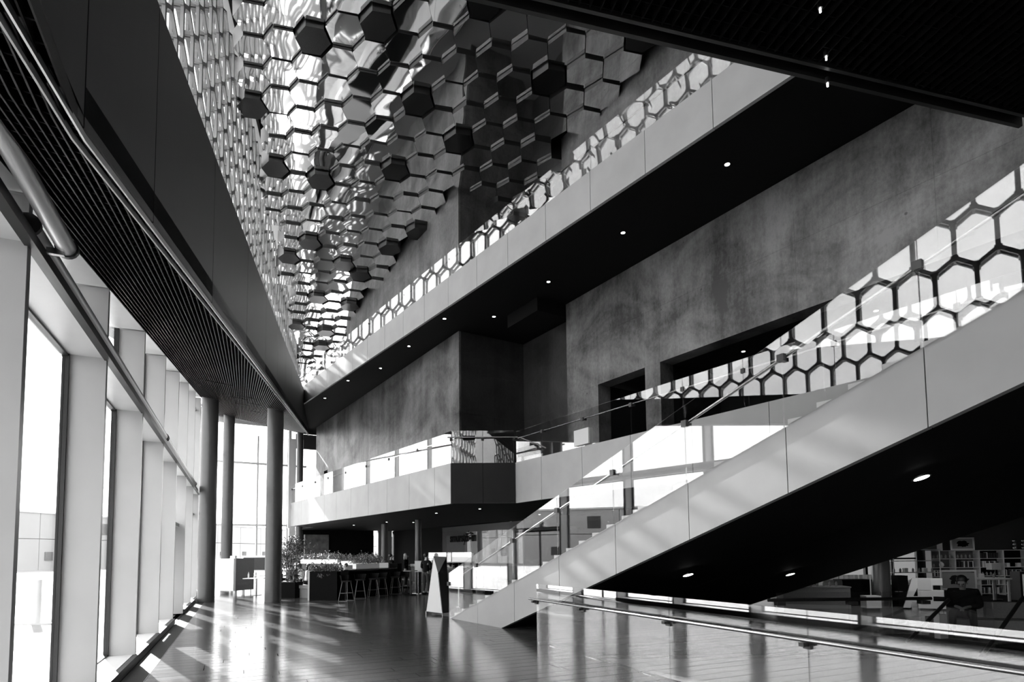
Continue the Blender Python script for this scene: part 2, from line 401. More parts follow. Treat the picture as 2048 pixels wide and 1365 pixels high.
# slats along A carried under the deck
half = math.tan(0)
n = -1.5; cnt = 0
def slat_seg(n_, ua, ub):
    pa, pb = PA2(n_, ua), PA2(n_, ub); pa2, pb2 = PA2(n_+.01, ua), PA2(n_+.01, ub)
    return [sp(pa), sp(pa2), sp(pb2), sp(pb)], [sp(pa, .11), sp(pa2, .11), sp(pb2, .11), sp(pb, .11)]
bdA = FA.inverted() @ Vector((bd.x, bd.y, 0)); b0A = FA.inverted() @ Vector((b0.x, b0.y, 0))
nearA = FA.inverted() @ Vector((nearE[0], nearE[1], 0)); nrA = FA.inverted() @ Vector((nr[0], nr[1], 0))
while n < 3.6:
    # u where the bulkhead line passes this n (slat lies on the side with larger u)
    tb = (n+.03-b0A.x)/bdA.x; ub_ = b0A.y+bdA.y*tb
    ustart = max(ub_, -4)
    m_ = MB()
    if n < nrA.x: ustart = -4
    segs = [(max(ustart, -4), 41.5)]
    ua, ub2 = segs[0]
    ucr = next((u/20 for u in range(-200, 500) if soff(*PA2(n, u/20)) > SOFF0), 30)
    if ua < ucr < ub2:
        a, b = slat_seg(n, ua, ucr); m_.prism(a, b); a, b = slat_seg(n, ucr, ub2); m_.prism(a, b)
    else:
        a, b = slat_seg(n, ua, ub2); m_.prism(a, b)
    if ub2-ua > 1: m_.build('slat', M['slat'], soffit); cnt += 1
    n += .052
# fine cross bars
m_ = MB()
for i in range(0, 300):
    u = -2+i*.14
    nmax = b0A.x+bdA.x*((u-b0A.y)/bdA.y) if u > nrA.y else nrA.x
    if nmax < -1.4: continue
    pa, pb = PA2(-1.5, u), PA2(nmax-.02, u); pa2, pb2 = PA2(-1.5, u+.012), PA2(nmax-.02, u+.012)
    m_.prism([sp(pa, .02), sp(pb, .02), sp(pb2, .02), sp(pa2, .02)], [sp(pa, .1), sp(pb, .1), sp(pb2, .1), sp(pa2, .1)])
m_.build('cross_bars', M['grid'], soffit, kind='stuff')
# small slots in the soffit
for (t, off, w_) in [(12, 1.2, .8), (15, .9, .7), (16.2, 1.3, .7), (17.4, 1.0, .6), (19, 1.6, .6), (20, .7, .5), (22, 1.5, .5), (23.2, .8, .5), (25, 1.2, .5)]:
    p = BK(t)+Vector((-bd.y, bd.x))*off; q = p+Vector((-bd.y, bd.x))*w_*.8
    MB().prism([sp((p.x, p.y), -.015), sp((q.x, q.y), -.015), sp((q.x+bd.x*.09, q.y+bd.y*.09), -.015), sp((p.x+bd.x*.09, p.y+bd.y*.09), -.015)],
               [sp((p.x, p.y), .0), sp((q.x, q.y), .0), sp((q.x+bd.x*.09, q.y+bd.y*.09), .0), sp((p.x+bd.x*.09, p.y+bd.y*.09), .0)]).build('air_slot', M['black'], soffit)
# bulkhead face panels
bulk = empty('wall_bulkhead', kind='structure', label='dark metal bulkhead face rising between window walk and upper facade', cat='wall')
nrm = Vector((bd.y, -bd.x))
edges = [-12, -9, -6, -3.3, t0, -.35, 2.13, 5.2, 8.3, 11.4, 14.5, 17.6, 20.7, 23.8, 26.9, 30, 33.1, 36.2, 37.7]
for a, b in zip(edges[:-1], edges[1:]):
    a2, b2 = a+.008, b-.008
    def htop(t): return bkz(t)+1.87+max(0, t-12)*.016
    P = lambda t, o, z: (BK(t).x+nrm.x*o, BK(t).y+nrm.y*o, z)
    MB().prism([P(a2, 0, bkz(a)+.05), P(b2, 0, bkz(b)+.05), P(b2, 0, htop(b)), P(a2, 0, htop(a))],
               [P(a2, -.06, bkz(a)+.05), P(b2, -.06, bkz(b)+.05), P(b2, -.06, htop(b)), P(a2, -.06, htop(a))]).build('metal_panel', M['bulk'], bulk)
    for o1, o2, m__ in ((.012, 0, 'satin'), (-.05, -.062, 'light')):
        MB().prism([P(a, o1, bkz(a)-.03), P(b, o1, bkz(b)-.03), P(b, o1, bkz(b)+.012), P(a, o1, bkz(a)+.012)],
                   [P(a, o2, bkz(a)-.03), P(b, o2, bkz(b)-.03), P(b, o2, bkz(b)+.012), P(a, o2, bkz(a)+.012)]).build('edge_trim', M[m__], bulk)
    # walkway deck behind the face, closes the box
    MB().prism([P(a, -.06, bkz(a)+.75), P(b, -.06, bkz(b)+.75), P(b, -3.2, bkz(b)+.75), P(a, -3.2, bkz(a)+.75)],
               [P(a, -.06, bkz(a)+.8), P(b, -.06, bkz(b)+.8), P(b, -3.2, bkz(b)+.8), P(a, -3.2, bkz(a)+.8)]).build('walkway_deck', M['light'], bulk)

# ---- round columns
def column(x, y, r, z1, label, grp='round grey columns', z0=0):
    t = empty('column', at(x, y, z0), label=label, cat='column', group=grp)
    MB().lathe([(r, 0.01), (r, z1-z0)], n=40).build('shaft', M['column'], t)
    MB().lathe([(r+.012, 0), (r+.012, .015)], n=40).build('base_ring', M['charcoal'], t)
    return t
column(-11.63, 22.83, .3, soff(-11.7, 22.8)+.1, 'thick grey round column against the end of the fins, nearest the left wall')
column(-8.9, 22.35, .29, soff(-8.9, 22.3)+.1, 'thick grey round column standing free beside the white booth')
column(-16.2, 34.0, .3, soff(-16.2, 34)+.1, 'grey round column behind the white booth in front of the end windows')
column(-14.0, 39.3, .2, 10.0, 'slim dark column near the end window behind the balcony')
column(-4.6, 29.3, .15, 3.39, 'slim column under the balcony right of the standing man')
column(-7.05, 33.1, .18, 3.39, 'slim column under the balcony left of the grey pillar')
column(10.95, 17.9, .24, 3.39, 'thick dark round column in the shop beside the letters')

# ---- lower balcony (frame B): left run, chamfer, right run
bal = empty('balcony', kind='structure', label='lower balcony with pale fascia panels wrapping the dark corner', cat='balcony')
ZB, ZT = 3.39, 4.75
CL = PB(9.04, 17.83); CR = PB(10.88, 16.72)
XL0 = Matrix.Translation((CL.x, CL.y, 0)) @ fr(D)
poly = [tuple((XL0 @ Vector((.1, 18.4, 0)))[:2]), (CL.x+.08, CL.y+.08), (CR.x+.05, CR.y+.1), tuple(PB(10.98, -6)[:2]), tuple(PB(17.2, -6)[:2]), tuple(PB(17.2, 42.2)[:2]), tuple(PB(9.6, 42.2)[:2]), tuple(PB(9.6, 37.5)[:2])]
MB().slab(poly, ZB+.02, 4.5).build('balcony_slab', M['soffit'], bal)
def fpanels(root, n, u0, u1, z0, z1, step, m, thick=.08, X=FB, name='fascia_panel', label=None, joints=None):
    us = joints or []
    if not us:
        k = u0
        while k < u1-.3: us.append(k); k += step
        us.append(u1)
    for a, b in zip(us[:-1], us[1:]):
        MB().box(n, n+thick, a+.007, b-.007, z0, z1).build(name, m, root, X, label=label)
fpanels(bal, 0, 0, 0, ZB, ZT, 1.95, M['fascia'], X=XL0, joints=[0.0, 1.12, 3.1, 5.08, 7.0, 9.0, 10.9, 12.6, 14.3, 16.4, 18.5])
fpanels(bal, 10.88, -6, 16.72, ZB, ZT, 1.95, M['fascia'], joints=[-6, -2, 0, 1.97, 3.94, 5.3, 7.25, 9.23, 11.23, 13.2, 15.2, 16.72])
cv = (CR-CL); cl_ = Vector((cv.x, cv.y)).length; caz = math.atan2(cv.x, cv.y); XC = Matrix.Translation((CL.x, CL.y, 0)) @ fr(caz)
for a, b in ((0, cl_*.5), (cl_*.5, cl_)):
    MB().box(0, .06, a+.005, b-.005, ZB, ZT-.005).build('fascia_panel', M['fasciadark'], bal, XC, label='dark glossy fascia panel at the balcony corner')
# post at the end of the balcony
MB().box(-.16, -.02, 18.4, 18.62, 3.3, 9.0).build('end_post', M['light'], bal, XL0)

def balustrade(label, X, n, joints, z0, z1, rail=None, zf=None, clampz=None, grp='glass balustrades', side=-1, m=None, name='glass_balustrade'):
    root = empty(name, label=label, cat='balustrade', group=grp)
    for a, b in zip(joints[:-1], joints[1:]):
        za, zb_ = (z0, z0) if zf is None else (zf(a), zf(b)); h = z1-z0
        MB().prism([(n, a+.006, za), (n, b-.006, zb_), (n, b-.006, zb_+h), (n, a+.006, za+h)],
                   [(n+.017, a+.006, za), (n+.017, b-.006, zb_), (n+.017, b-.006, zb_+h), (n+.017, a+.006, za+h)]).build('glass_pane', m or M['glass'], root, X)
    if rail is not None:
        dz, off, ra = rail
        a, b = joints[0], joints[-1]; za, zb_ = (z0, z0) if zf is None else (zf(a), zf(b))
        MB().tube((n+off, a-.12, za+dz), (n+off, b+.12, zb_+dz), ra, n=12).build('handrail', M['steel'], root, X)
        hrail = [o for o in root.children if o.name.startswith('handrail')][0]
        for q in joints:
            zq = z0 if zf is None else zf(q)
            MB().box(min(n, n+off), max(n, n+off)+.03, q-.03, q+.03, zq+dz-.07, zq+dz-.03).box(n-.02, n+.035, q-.045, q+.045, zq+dz-.1, zq+dz-.0).build('clamp', M['charcoal'], hrail)
    return root
balustrade('clear glass balustrade on the left run of the lower balcony', XL0, .03, [.03, 2.5, 5.0, 7.35, 9.8, 12.2, 14.2, 16.4, 18.4], 4.7, 5.82, rail=(.9, .12, .022))
balustrade('clear glass balustrade over the dark corner of the lower balcony', XC, .03, [0.02, cl_*.5, cl_-.02], 4.7, 5.84, rail=(.9, .1, .022))
balustrade('clear glass balustrade on the right run of the lower balcony', FB, 10.91, [-2, 0, 1.97, 3.94, 5.9, 7.85, 9.5, 11.23, 13.2, 15.2, 16.68], 4.7, 5.81, rail=(.9, .12, .022))

# ---- concrete walls (frame B)
def cwall(name, label, cuts_u, rows, face, thick, openings=(), m=None, axis='n'):
    """face at n=face (axis n) or u=face (axis u); panels with open joints; openings: (u0,u1,z0,z1)"""
    root = empty(name, FB, kind='structure', label=label, cat='wall')
    if axis == 'n': MB().box(face+.04, face+thick, min(cuts_u), max(cuts_u), 0, .0001)
    for z0, z1 in zip(rows[:-1], rows[1:]):
        for a, b in zip(cuts_u[:-1], cuts_u[1:]):
            sk = False
            for (o0, o1, p0, p1) in openings:
                if a >= o0-.01 and b <= o1+.01 and z0 >= p0-.01 and z1 <= p1+.01: sk = True
            if sk: continue
            g = .0015; mb = MB()
            if axis == 'n': mb.box(face, face+thick, a+g, b-g, z0+g, z1-g)
            else: mb.box(a+g, b-g, face, face+thick, z0+g, z1-g)
            mb.build('concrete_panel', m or M['conc'], root)
    return root
big_u = [-6, -3.2, -.6, 2.0, 4.6, 7.3, 11.3, 11.87, 13.86, 15.4]
cwall('wall_right', 'long stained cast concrete wall above the stair', big_u, [4.5, 6.9, 8.45, 10.0], 12.12, .5, openings=[(-6, 11.3, 4.5, 6.9), (11.87, 13.86, 4.5, 6.9)])
cwall('wall_right_upper', 'upper part of the long concrete wall behind the top balustrade', [-6, -3.2, -.6, 2, 4.6, 7.3, 10, 12.7, 15.5], [10.1, 12.5, 14.9, 16.6], 12.12, .5, m=M['conc4'])
cwall('wall_recess', 'concrete wall in the recess behind the balcony corner, shade in its colour', [15.4, 17.4, 19.6], [4.5, 6.9, 8.45, 10.0], 13.05, .4, m=M['conc2'])
cwall('wall_return', 'concrete side of the left block facing the foyer, shade in its colour', [10.25, 11.7, 13.05], [4.5, 6.9, 8.45, 10.0], 19.35, .4, m=M['conc2'], axis='u')
cwall('wall_left_block', 'pale stained concrete block wall above the lower balcony', [19.35, 19.95, 21.66, 25.9, 28.6, 31.3, 34, 36.6, 37.4, 39.3], [4.5, 6.35, 6.9, 8.45, 10.0], 10.17, .4,
      openings=[(19.95, 21.66, 4.5, 6.35), (36.6, 37.4, 6.35, 6.9)])
cwall('wall_upper_block', 'upper concrete block under the mirrored ceiling', [19.35, 22, 24.4, 27, 29.7, 33], [10.1, 12.5, 14.9, 16.6], 10.17, .4, m=M['conc4'])
cwall('wall_upper_return', 'concrete return under the mirrored ceiling, some shade in its colour', [10.25, 11.7, 13.2], [10.1, 12.5, 14.9, 16.6], 19.35, .4, m=M['conc3'], axis='u')
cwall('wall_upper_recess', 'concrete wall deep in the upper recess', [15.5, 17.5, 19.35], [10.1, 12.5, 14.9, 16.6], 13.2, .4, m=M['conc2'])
# recess interiors and backs
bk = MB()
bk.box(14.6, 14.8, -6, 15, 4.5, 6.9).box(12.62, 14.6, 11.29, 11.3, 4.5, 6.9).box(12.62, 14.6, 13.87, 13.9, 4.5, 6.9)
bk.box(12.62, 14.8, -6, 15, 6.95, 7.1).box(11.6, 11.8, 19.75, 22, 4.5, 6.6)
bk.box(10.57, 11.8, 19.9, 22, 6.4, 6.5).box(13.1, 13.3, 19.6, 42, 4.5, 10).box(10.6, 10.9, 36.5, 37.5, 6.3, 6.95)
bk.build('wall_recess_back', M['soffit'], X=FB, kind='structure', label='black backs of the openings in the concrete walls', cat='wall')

# ---- upper balcony: fascia C, soffit at 10 m
fd = Vector((math.sin(D), math.cos(D))); f1 = Vector((4.993, 9.852)); XD = Matrix.Translation((f1.x, f1.y, 0)) @ fr(D)
ub = empty('upper_balcony', kind='structure', label='upper balcony with long pale fascia and black soffit', cat='balcony')
fj = [-8.7, -6.95, -5.2, -3.5, -1.78, -.07, 1.66, 3.39, 5.12, 6.83, 8.56, 10.22, 12.0, 13.7, 15.42, 17.1, 18.9, 20.6, 22.3, 24, 25.8, 27.5, 29.2, 31, 32.8, 34.6]
fpanels(ub, 0, 0, 0, 10, 11, 0, M['fascia'], X=XD, joints=fj)
fa = f1+fd*(-9); fb_ = f1+fd*35
sl = [(fa.x+.1, fa.y), (fb_.x+.1, fb_.y), tuple(PB(10, 42)[:2]), tuple(PB(20, 42)[:2]), tuple(PB(20, -6)[:2])]
MB().slab(sl, 10.02, 10.35).build('balcony_slab', M['soffit'], ub)
MB().slab([(p[0]+.25, p[1]) if i < 2 else p for i, p in enumerate(sl)], 10.351, 10.37).build('balcony_floor', M['mid'], ub)
# dropped black box on the soffit
MB().box(10.95, 12.1, 15.4, 17.2, 9.55, 10.0).build('soffit_box', M['soffit'], ub, FB)
upbal = balustrade('clear glass balustrade along the upper balcony under the mirrored ceiling', XD, .03, fj, 10.95, 11.87, rail=None)
MB().tube((.15, -8.7, 11.7), (.15, 34.6, 11.7), .022, n=10).build('handrail', M['charcoal'], upbal, XD)
for q in fj[1:-1]: MB().box(.03, .16, q-.025, q+.025, 11.62, 11.66).build('clamp', M['charcoal'], upbal, XD)

# downlights
def downlight(x, y, z, label, r=.075, normal=None, grp='small downlights', power=0):
    X = Matrix.Translation((x, y, z))
    if normal is not None: X = X @ Vector((0, 0, -1)).rotation_difference(Vector(normal)).to_matrix().to_4x4()
    t = empty('downlight', X, label=label, cat='downlight', group=grp)
    rg = MB().lathe([(r, -.02), (r*1.15, -.02), (r*1.15, 0), (r, 0)], n=16).build('ring', M['steel'], t)
    MB().lathe([(r*.9, -.022), (r*.9, -.002)], n=16).build('lamp_disc', M['lamp'], rg)
DL = [(4.69, 12.31), (2.96, 15.03), (1.19, 17.81), (-.56, 20.48), (-2.31, 20.62), (1.01, 21.66), (-4.04, 23.39), (-5.79, 26.19), (-7.75, 28.06), (-9.84, 31.22)]
for i, (x, y) in enumerate(DL):
    downlight(x, y, 10.02, 'tiny round downlight in the upper black soffit, %s counted from the right end' % ('first', 'second', 'third', 'fourth', 'fifth', 'sixth', 'seventh', 'eighth', 'ninth', 'tenth')[i], .06, grp='downlights in the upper soffit')
for i, (x, y) in enumerate([(-3.1, 24.5), (-1.2, 22.3), (-6.5, 31), (-5.2, 31.5), (1.2, 26), (-9, 34)]):
    downlight(x, y, 3.4, 'tiny round downlight under the lower balcony, ' + ('behind the free column', 'nearest the balcony corner', 'above the back planters', 'above the standing man', 'above the display case', 'farthest left')[i], .05, grp='downlights in the lower soffit')
for (n_, u_, w__) in [(12.95, 12.6, 'small opening'), (13.4, 9.6, 'long opening, left one'), (13.6, 6.4, 'long opening, right one')]:
    p = PB(n_, u_); downlight(p.x, p.y, 6.94, 'tiny round downlight in the concrete wall recess, '+w__, .05, grp='downlights in the wall recess')

# ---- stair (frame B): foot at n=7.354
S0 = PB(7.354, 11.95); US = (FB.inverted() @ Vector((-.27, 14.03, 0))).y; SL = .3428
st = empty('staircase', label='broad straight staircase with pale side panel rising to the right', cat='staircase')
def top(s): return SL*(s+2.63)
def low(s): return max(0, SL*s)
sj = [-2.63, -1.12, .56, 2.24, 3.92, 5.6, 7.28, 8.96, 10.64, 12.3]
def U(s): return US-s
for a, b in zip(sj[:-1], sj[1:]):
    a2, b2 = a+.006, b-.006
    pts = [(a2, low(a2)), (b2, low(b2)), (b2, top(b2)), (a2, top(a2))]
    if a2 < 0 < b2: pts = [(a2, 0), (0, 0), (b2, low(b2)), (b2, top(b2)), (a2, top(a2))]
    if a < -2.6: pts = [(a, 0), (b2, 0), (b2, top(b2))]
    MB().prism([(7.354, U(s), z) for s, z in pts], [(7.46, U(s), z) for s, z in pts]).build('side_panel', M['stringer'], st, FB)
# underside slab
s1 = 12.3
MB().prism([(7.47, U(0), -.0), (7.47, U(s1), SL*s1), (7.47, U(s1), SL*s1+.3), (7.47, U(-.3), .0)],
           [(10.86, U(0), -.0), (10.86, U(s1), SL*s1), (10.86, U(s1), SL*s1+.3), (10.86, U(-.3), .0)]).build('stair_soffit', M['soffit'], st, FB)
s2 = 3.37/SL
MB().prism([(10.88, U(0), 0), (10.88, U(s2), SL*s2), (10.88, U(s2-.9), SL*s2), (10.88, U(-.8), .0)],
           [(16.4, U(0), 0), (16.4, U(s2), SL*s2), (16.4, U(s2-.9), SL*s2), (16.4, U(-.8), .0)]).build('lower_stair_soffit', M['soffit'], st, FB)
for i in range(1, 33):
    s = -2.57+.409*(i-1); z = .1402*i
    zb_ = max(0, z-.17)
    MB().box(7.465, 10.85, U(s+.43), U(s), zb_+.005, z).build('step', M['step'], st, FB)
sb = balustrade('tall clear glass side balustrade of the staircase, reflecting the facade', FB, 7.32, [US-s for s in sj][::-1], 0, 1.24, zf=lambda u: SL*((US-u)+2.63)-.03, grp='glass balustrades')
# stair handrail on the near glass
def hz(s): return top(s)+.97
MB().tube((7.44, U(-2.75), hz(-2.75)), (7.44, U(12.3), hz(12.3)), .024, n=12).build('handrail', M['steel'], sb, FB)
for q in sj[:-1]: MB().box(7.3, 7.44, U(q)-.035, U(q)+.035, hz(q)-.09, hz(q)-.04).box(7.29, 7.36, U(q)-.05, U(q)+.05, hz(q)-.1, hz(q)).build('clamp', M['charcoal'], sb, FB)
sb2 = balustrade('clear glass balustrade on the wall side of the staircase', FB, 10.78, [US-s for s in (-1.12, 2.24, 5.6)][::-1], 0, 1.1, zf=lambda u: SL*((US-u)+2.63)-.03)
MB().tube((10.7, U(-1.5), hz(-1.5)), (10.7, U(12.3), hz(12.3)), .024, n=12).build('handrail', M['charcoal'], sb2, FB)
# downlights under the stair
nd = (0, SL, -1); 
for (px_, lbl) in [((3.46, 11.9, 1.30), 'oval downlight low under the staircase, nearest the stair foot'), ((6.6, 14.33, 1.19), 'oval downlight under the staircase above the shop edge'), ((5.7, 8.3, 2.76), 'oval downlight high under the staircase to the right')]:
    v = FB.to_3x3() @ Vector((0, -SL, -1)).normalized()
    X = Matrix.Translation(Vector(px_)+v*.01)
    downlight(px_[0]+v.x*.02, px_[1]+v.y*.02, px_[2]+v.z*.02, lbl, .11, normal=v, grp='downlights under the staircase')

# ---- front glass balustrade, frame A
fg = balustrade('long clear glass balustrade in the foreground with a steel handrail', FA, 5.267, [-2.2, 0, 2.18, 4.37, 6.54, 8.75, 10.5], 0.0, 1.13, rail=(.84, -.1, .02), grp='glass balustrades', m=M['frontglass'])
# second balustrade over the void, facing the shop
P1 = Vector((4.4, 10.5)); 
XV = Matrix.Translation((4.55, 10.45, 0)) @ Matrix.Rotation(-math.pi/2, 4, 'Z')
b2 = empty('glass_balustrade', XV, label='glass balustrade with dark handrail between the void and the shop', cat='balustrade', group='glass balustrades')
for i in range(3): MB().box(0, .017, .006+i*1.25, 1.25*(i+1)-.006, -.0, 1.0).build('glass_pane', M['glass'], b2)
MB().tube((-.08, -.1, .87), (-.08, 2.75, .87), .03).build('handrail', M['frame'], b2)
for i in range(3): MB().box(-.12, .03, 1.25*i+.02, 1.25*i+.16, .78, .84).build('clamp', M['frame'], b2)
b3 = empty('handrail', label='dark handrails slanting down the stairwell beside the shop', cat='handrail')
MB().tube((7.4, 10.25, .87), (6.3, 9.7, .25), .03).build('rail', M['frame'], b3)
MB().tube((8.35, 9.9, .9), (7.0, 9.1, .1), .03).build('rail', M['frame'], b3)
MB().tube((8.35, 9.9, .9), (9.6, 9.9, .9), .03).build('rail', M['frame'], b3)

# ---- near ceiling panel over the camera, edge on the right
nc = empty('ceiling', kind='structure', label='near black grid ceiling across the top right', cat='ceiling')
E0 = Vector((-.19, 6.79)); E1 = Vector((8.15, 9.03)); ed = (E1-E0).normalized(); eaz = math.atan2(ed.x, ed.y)
XE = Matrix.Translation((E0.x, E0.y, 8.4)) @ fr(eaz)       # local y runs along the edge, +x towards the camera
MB().box(.0, 12, -.4, 8.6, .16, .3).build('ceiling_deck', M['black'], nc, XE)
MB().box(-.06, .0, -.4, 8.6, -.02, .3).build('edge_band', M['frame'], nc, XE)
MB().box(.12, .17, -.4, 8.6, 0, .12).build('edge_band', M['frame'], nc, XE)
for i in range(64):
    MB().box(.2, 8, -.35+i*.14, -.335+i*.14, .0, .15).build('slat', M['grid'], nc, XE)
m_ = MB()
for i in range(38): m_.box(.2+i*.2, .212+i*.2, -.35, 8.6, .03, .15)
m_.build('cross_bars', M['grid'], nc, XE, kind='stuff')
for (x, y, z, l) in [(3.85, 6.93, 8.36, 'tiny lamp in the black grid ceiling, nearest the top'), (4.52, 8.04, 8.3, 'small bright lamp hanging at the edge of the black grid ceiling'), (4.3, 7.65, 8.36, 'faint lamp in the black grid ceiling above the edge lamp')]:
    t = empty('ceiling_lamp', Matrix.Translation((x, y, z)), label=l, cat='lamp', group='lamps in the grid ceiling')
    MB().lathe([(.012, -.03), (.012, .02)], n=10).build('bulb', M['lamp'], t); MB().lathe([(.03, .02), (.03, .1)], n=10).build('holder', M['frame'], t)

# ---- mirrored hexagon ceiling at 16 m
ceil = empty('ceiling_mirrored', kind='structure', label='mirrored ceiling of tilted hexagon panels', cat='ceiling')
a_ = Vector((1.023, -.326)); b_ = Vector((.588, .671)); c_ = b_-a_; org = Vector((-5.065, 17.159)); G = Vector((-.041, -.03))
SG = Vector((-.141, -.15))                            # overall fall of the stepped ceiling
def cz(p): return 15.46+SG.x*(p[0]+1.9)+SG.y*(p[1]-21.7)
corn = [(a_+b_)/3, (b_+c_)/3, (c_-a_)/3, -(a_+b_)/3, -(b_+c_)/3, (a_-c_)/3]
def hexmesh(name, sc, tilt, h, mface, mside, zoff=0):
    m_ = MB(); lo = [(p.x*sc, p.y*sc, (G.x*p.x+G.y*p.y)*tilt+zoff) for p in corn]; hi = [(p.x*sc, p.y*sc, h) for p in corn]
    m_.add(lo, [tuple(range(6))], mface)
    m_.add(lo+hi, [(i, (i+1) % 6, 6+(i+1) % 6, 6+i) for i in range(6)], mside)
    me = bpy.data.meshes.new(name); me.from_pydata(m_.v, [], m_.f)
    for x in m_.mats: me.materials.append(x)
    me.polygons.foreach_set('material_index', m_.mi); return me
hx = hexmesh('mirror_panel', .978, 1.0, .6, M['mirror'], M['mside'])
hd = hexmesh('dark_panel', .9, .25, .6, M['blackgloss'], M['mside'], -.02)
darkpts = [(-5.44, 16.44), (-3.59, 15.8), (-2.96, 18.04), (-8.59, 19.09), (-9.45, 21.18), (-7.23, 22.07), (-1.79, 19.3), (-4.26, 20.95), (.98, 16.79), (3.27, 15.5), (-.65, 15.14), (-3.88, 24.01), (-5.33, 25.29), (-8.94, 25.94), (-7.73, 27.07), (-7.57, 28.51), (-10.43, 31.24), (-8.87, 31.42), (-11.23, 27.7), (-11.11, 34.65), (-11.92, 36.43), (-12.71, 34.42)]
# upper facade line
UF0 = Vector((-8.1, 15.73)); UFd = Vector((-5.6, 21.6)).normalized(); UFn = Vector((UFd.y, -UFd.x))
cells = []
for i in range(-60, 60):
    for j in range(-34, 60):
        p = org+a_*i+b_*j
        if p.y < 4 or p.y > 43: continue
        if (p-UF0).dot(UFn) < .25: continue
        q = FB.inverted() @ Vector((p.x, p.y, 0))
        lim = 10.17 if q.y > 19.4 and q.y < 33 else (13.1 if q.y > 15.6 and q.y < 33 else (12.1 if q.y < 33 else 15))
        if q.x > lim-.15 or q.y > 41.5: continue
        cells.append(p)
dset = set()
for d in darkpts:
    best = min(range(len(cells)), key=lambda k: (cells[k]-Vector(d)).length); dset.add(best)
order = sorted(range(len(cells)), key=lambda k: (0 if cells[k].y > 13.2 else 100)+cells[k].length)
near = [k for k in order if k not in dset][:278]
restm = []
for k in order:
    p = cells[k]
    if k in dset:
        o = bpy.data.objects.new('dark_panel', hd); COL.objects.link(o); o.parent = ceil; o.location = (p.x, p.y, cz(p)-.07)
        o['label'] = 'black recessed hexagon panel'
    elif k in near:
        o = bpy.data.objects.new('mirror_panel', hx); COL.objects.link(o); o.parent = ceil
        o.location = (p.x, p.y, cz(p)+random.uniform(-.02, .02)); o.rotation_euler = (random.gauss(0, .014), random.gauss(0, .014), 0)
    else: restm.append(p)
m_ = MB()
for p in restm:
    lo = [(p.x+q.x*.978, p.y+q.y*.978, cz(p)+G.x*q.x+G.y*q.y) for q in corn]; m_.add(lo, [tuple(range(6))], M['mirror'])
    m_.add(lo+[(v[0], v[1], cz(p)+.6) for v in lo], [(i, (i+1) % 6, 6+(i+1) % 6, 6+i) for i in range(6)], M['mside'])
me = bpy.data.meshes.new('edge_panels'); me.from_pydata(m_.v, [], m_.f)
for x in m_.mats: me.materials.append(x)
me.polygons.foreach_set('material_index', m_.mi); o = bpy.data.objects.new('edge_panels', me); COL.objects.link(o); o.parent = ceil; o['kind'] = 'stuff'

# ---- upper facade of steel-and-glass bricks
uf = empty('wall_upper_left', kind='structure', label='upper facade of hexagonal steel and glass bricks', cat='wall')
ufaz = math.atan2(UFd.x, UFd.y); XU = Matrix.Translation((UF0.x, UF0.y, 0)) @ fr(ufaz)
def brick_mesh(wd, hh, sh, dp, t, nm, back):
    """elongated hexagon ring: vertical sides 2*sh, apex +-hh; glass in the middle and a second ring behind"""
    def ring(k): return [(wd/2*k, -sh), (wd/2*k, sh), (0, hh), (-wd/2*k, sh), (-wd/2*k, -sh), (0, -hh)]
    k = 1-2*t/wd; outer = ring(1); inner = [(x*k, z*(1-t/hh)) for x, z in outer]
    m_ = MB()
    for d0, d1 in ((0, .07), (dp-.07, dp)):
        vs = [(-d0 if 0 else d, y, z) for d in (d0, d1) for (y, z) in outer]+[(d, y, z) for d in (d0, d1) for (y, z) in inner]
        vs = [(-v[0], v[1], v[2]) for v in vs]
        f = []
        for i in range(6):
            j = (i+1) % 6
            f += [(i, j, 12+j, 12+i), (6+i, 18+i, 18+j, 6+j), (i, 6+i, 6+j, j), (12+i, 12+j, 18+j, 18+i)]
        m_.add(vs, f, M['hexframe'])
    for i in range(6):                                   # struts joining the two rings
        (y, z) = inner[i]; m_.box(-dp, 0, y-.03, y+.03, z-.03, z+.03, M['hexframe'])
    m_.add([(-.035, y, z) for y, z in inner], [tuple(range(6))], M['hexglass'])
    m_.add([(-dp+.035, y, z) for y, z in inner], [tuple(range(6))], M['hexglass'])
    me = bpy.data.meshes.new(nm); me.from_pydata(m_.v, [], m_.f)
    for x in m_.mats: me.materials.append(x)
    me.polygons.foreach_set('material_index', m_.mi); return me
WD, SH, HH = .84, .44, .62
bm_ = brick_mesh(WD, HH+SH-.34, SH, .3, .05, 'glass_brick', 0)
bl = []
rowh = SH+(HH+SH-.34)
for j in range(0, 13):
    for i in range(-32, 36):
        y = i*WD+(j % 2)*WD/2; z = 4.6+j*rowh
        wp = UF0+UFd*y
        if wp.y < -11.5 or wp.y > 41.5: continue
        if z-.8 < soffc(wp.x, wp.y)+.35: continue
        bl.append((y, z, wp))
bl = [q for q in bl if q[1] < cz(q[2])+1.2 or q[2].y < 8]
bl.sort(key=lambda q: abs(q[2].y-16))
for (y, z, wp) in bl[:290]:
    o = bpy.data.objects.new('glass_brick', bm_); COL.objects.link(o); o.parent = uf; o.matrix_local = XU @ Matrix.Translation((0, y, z))
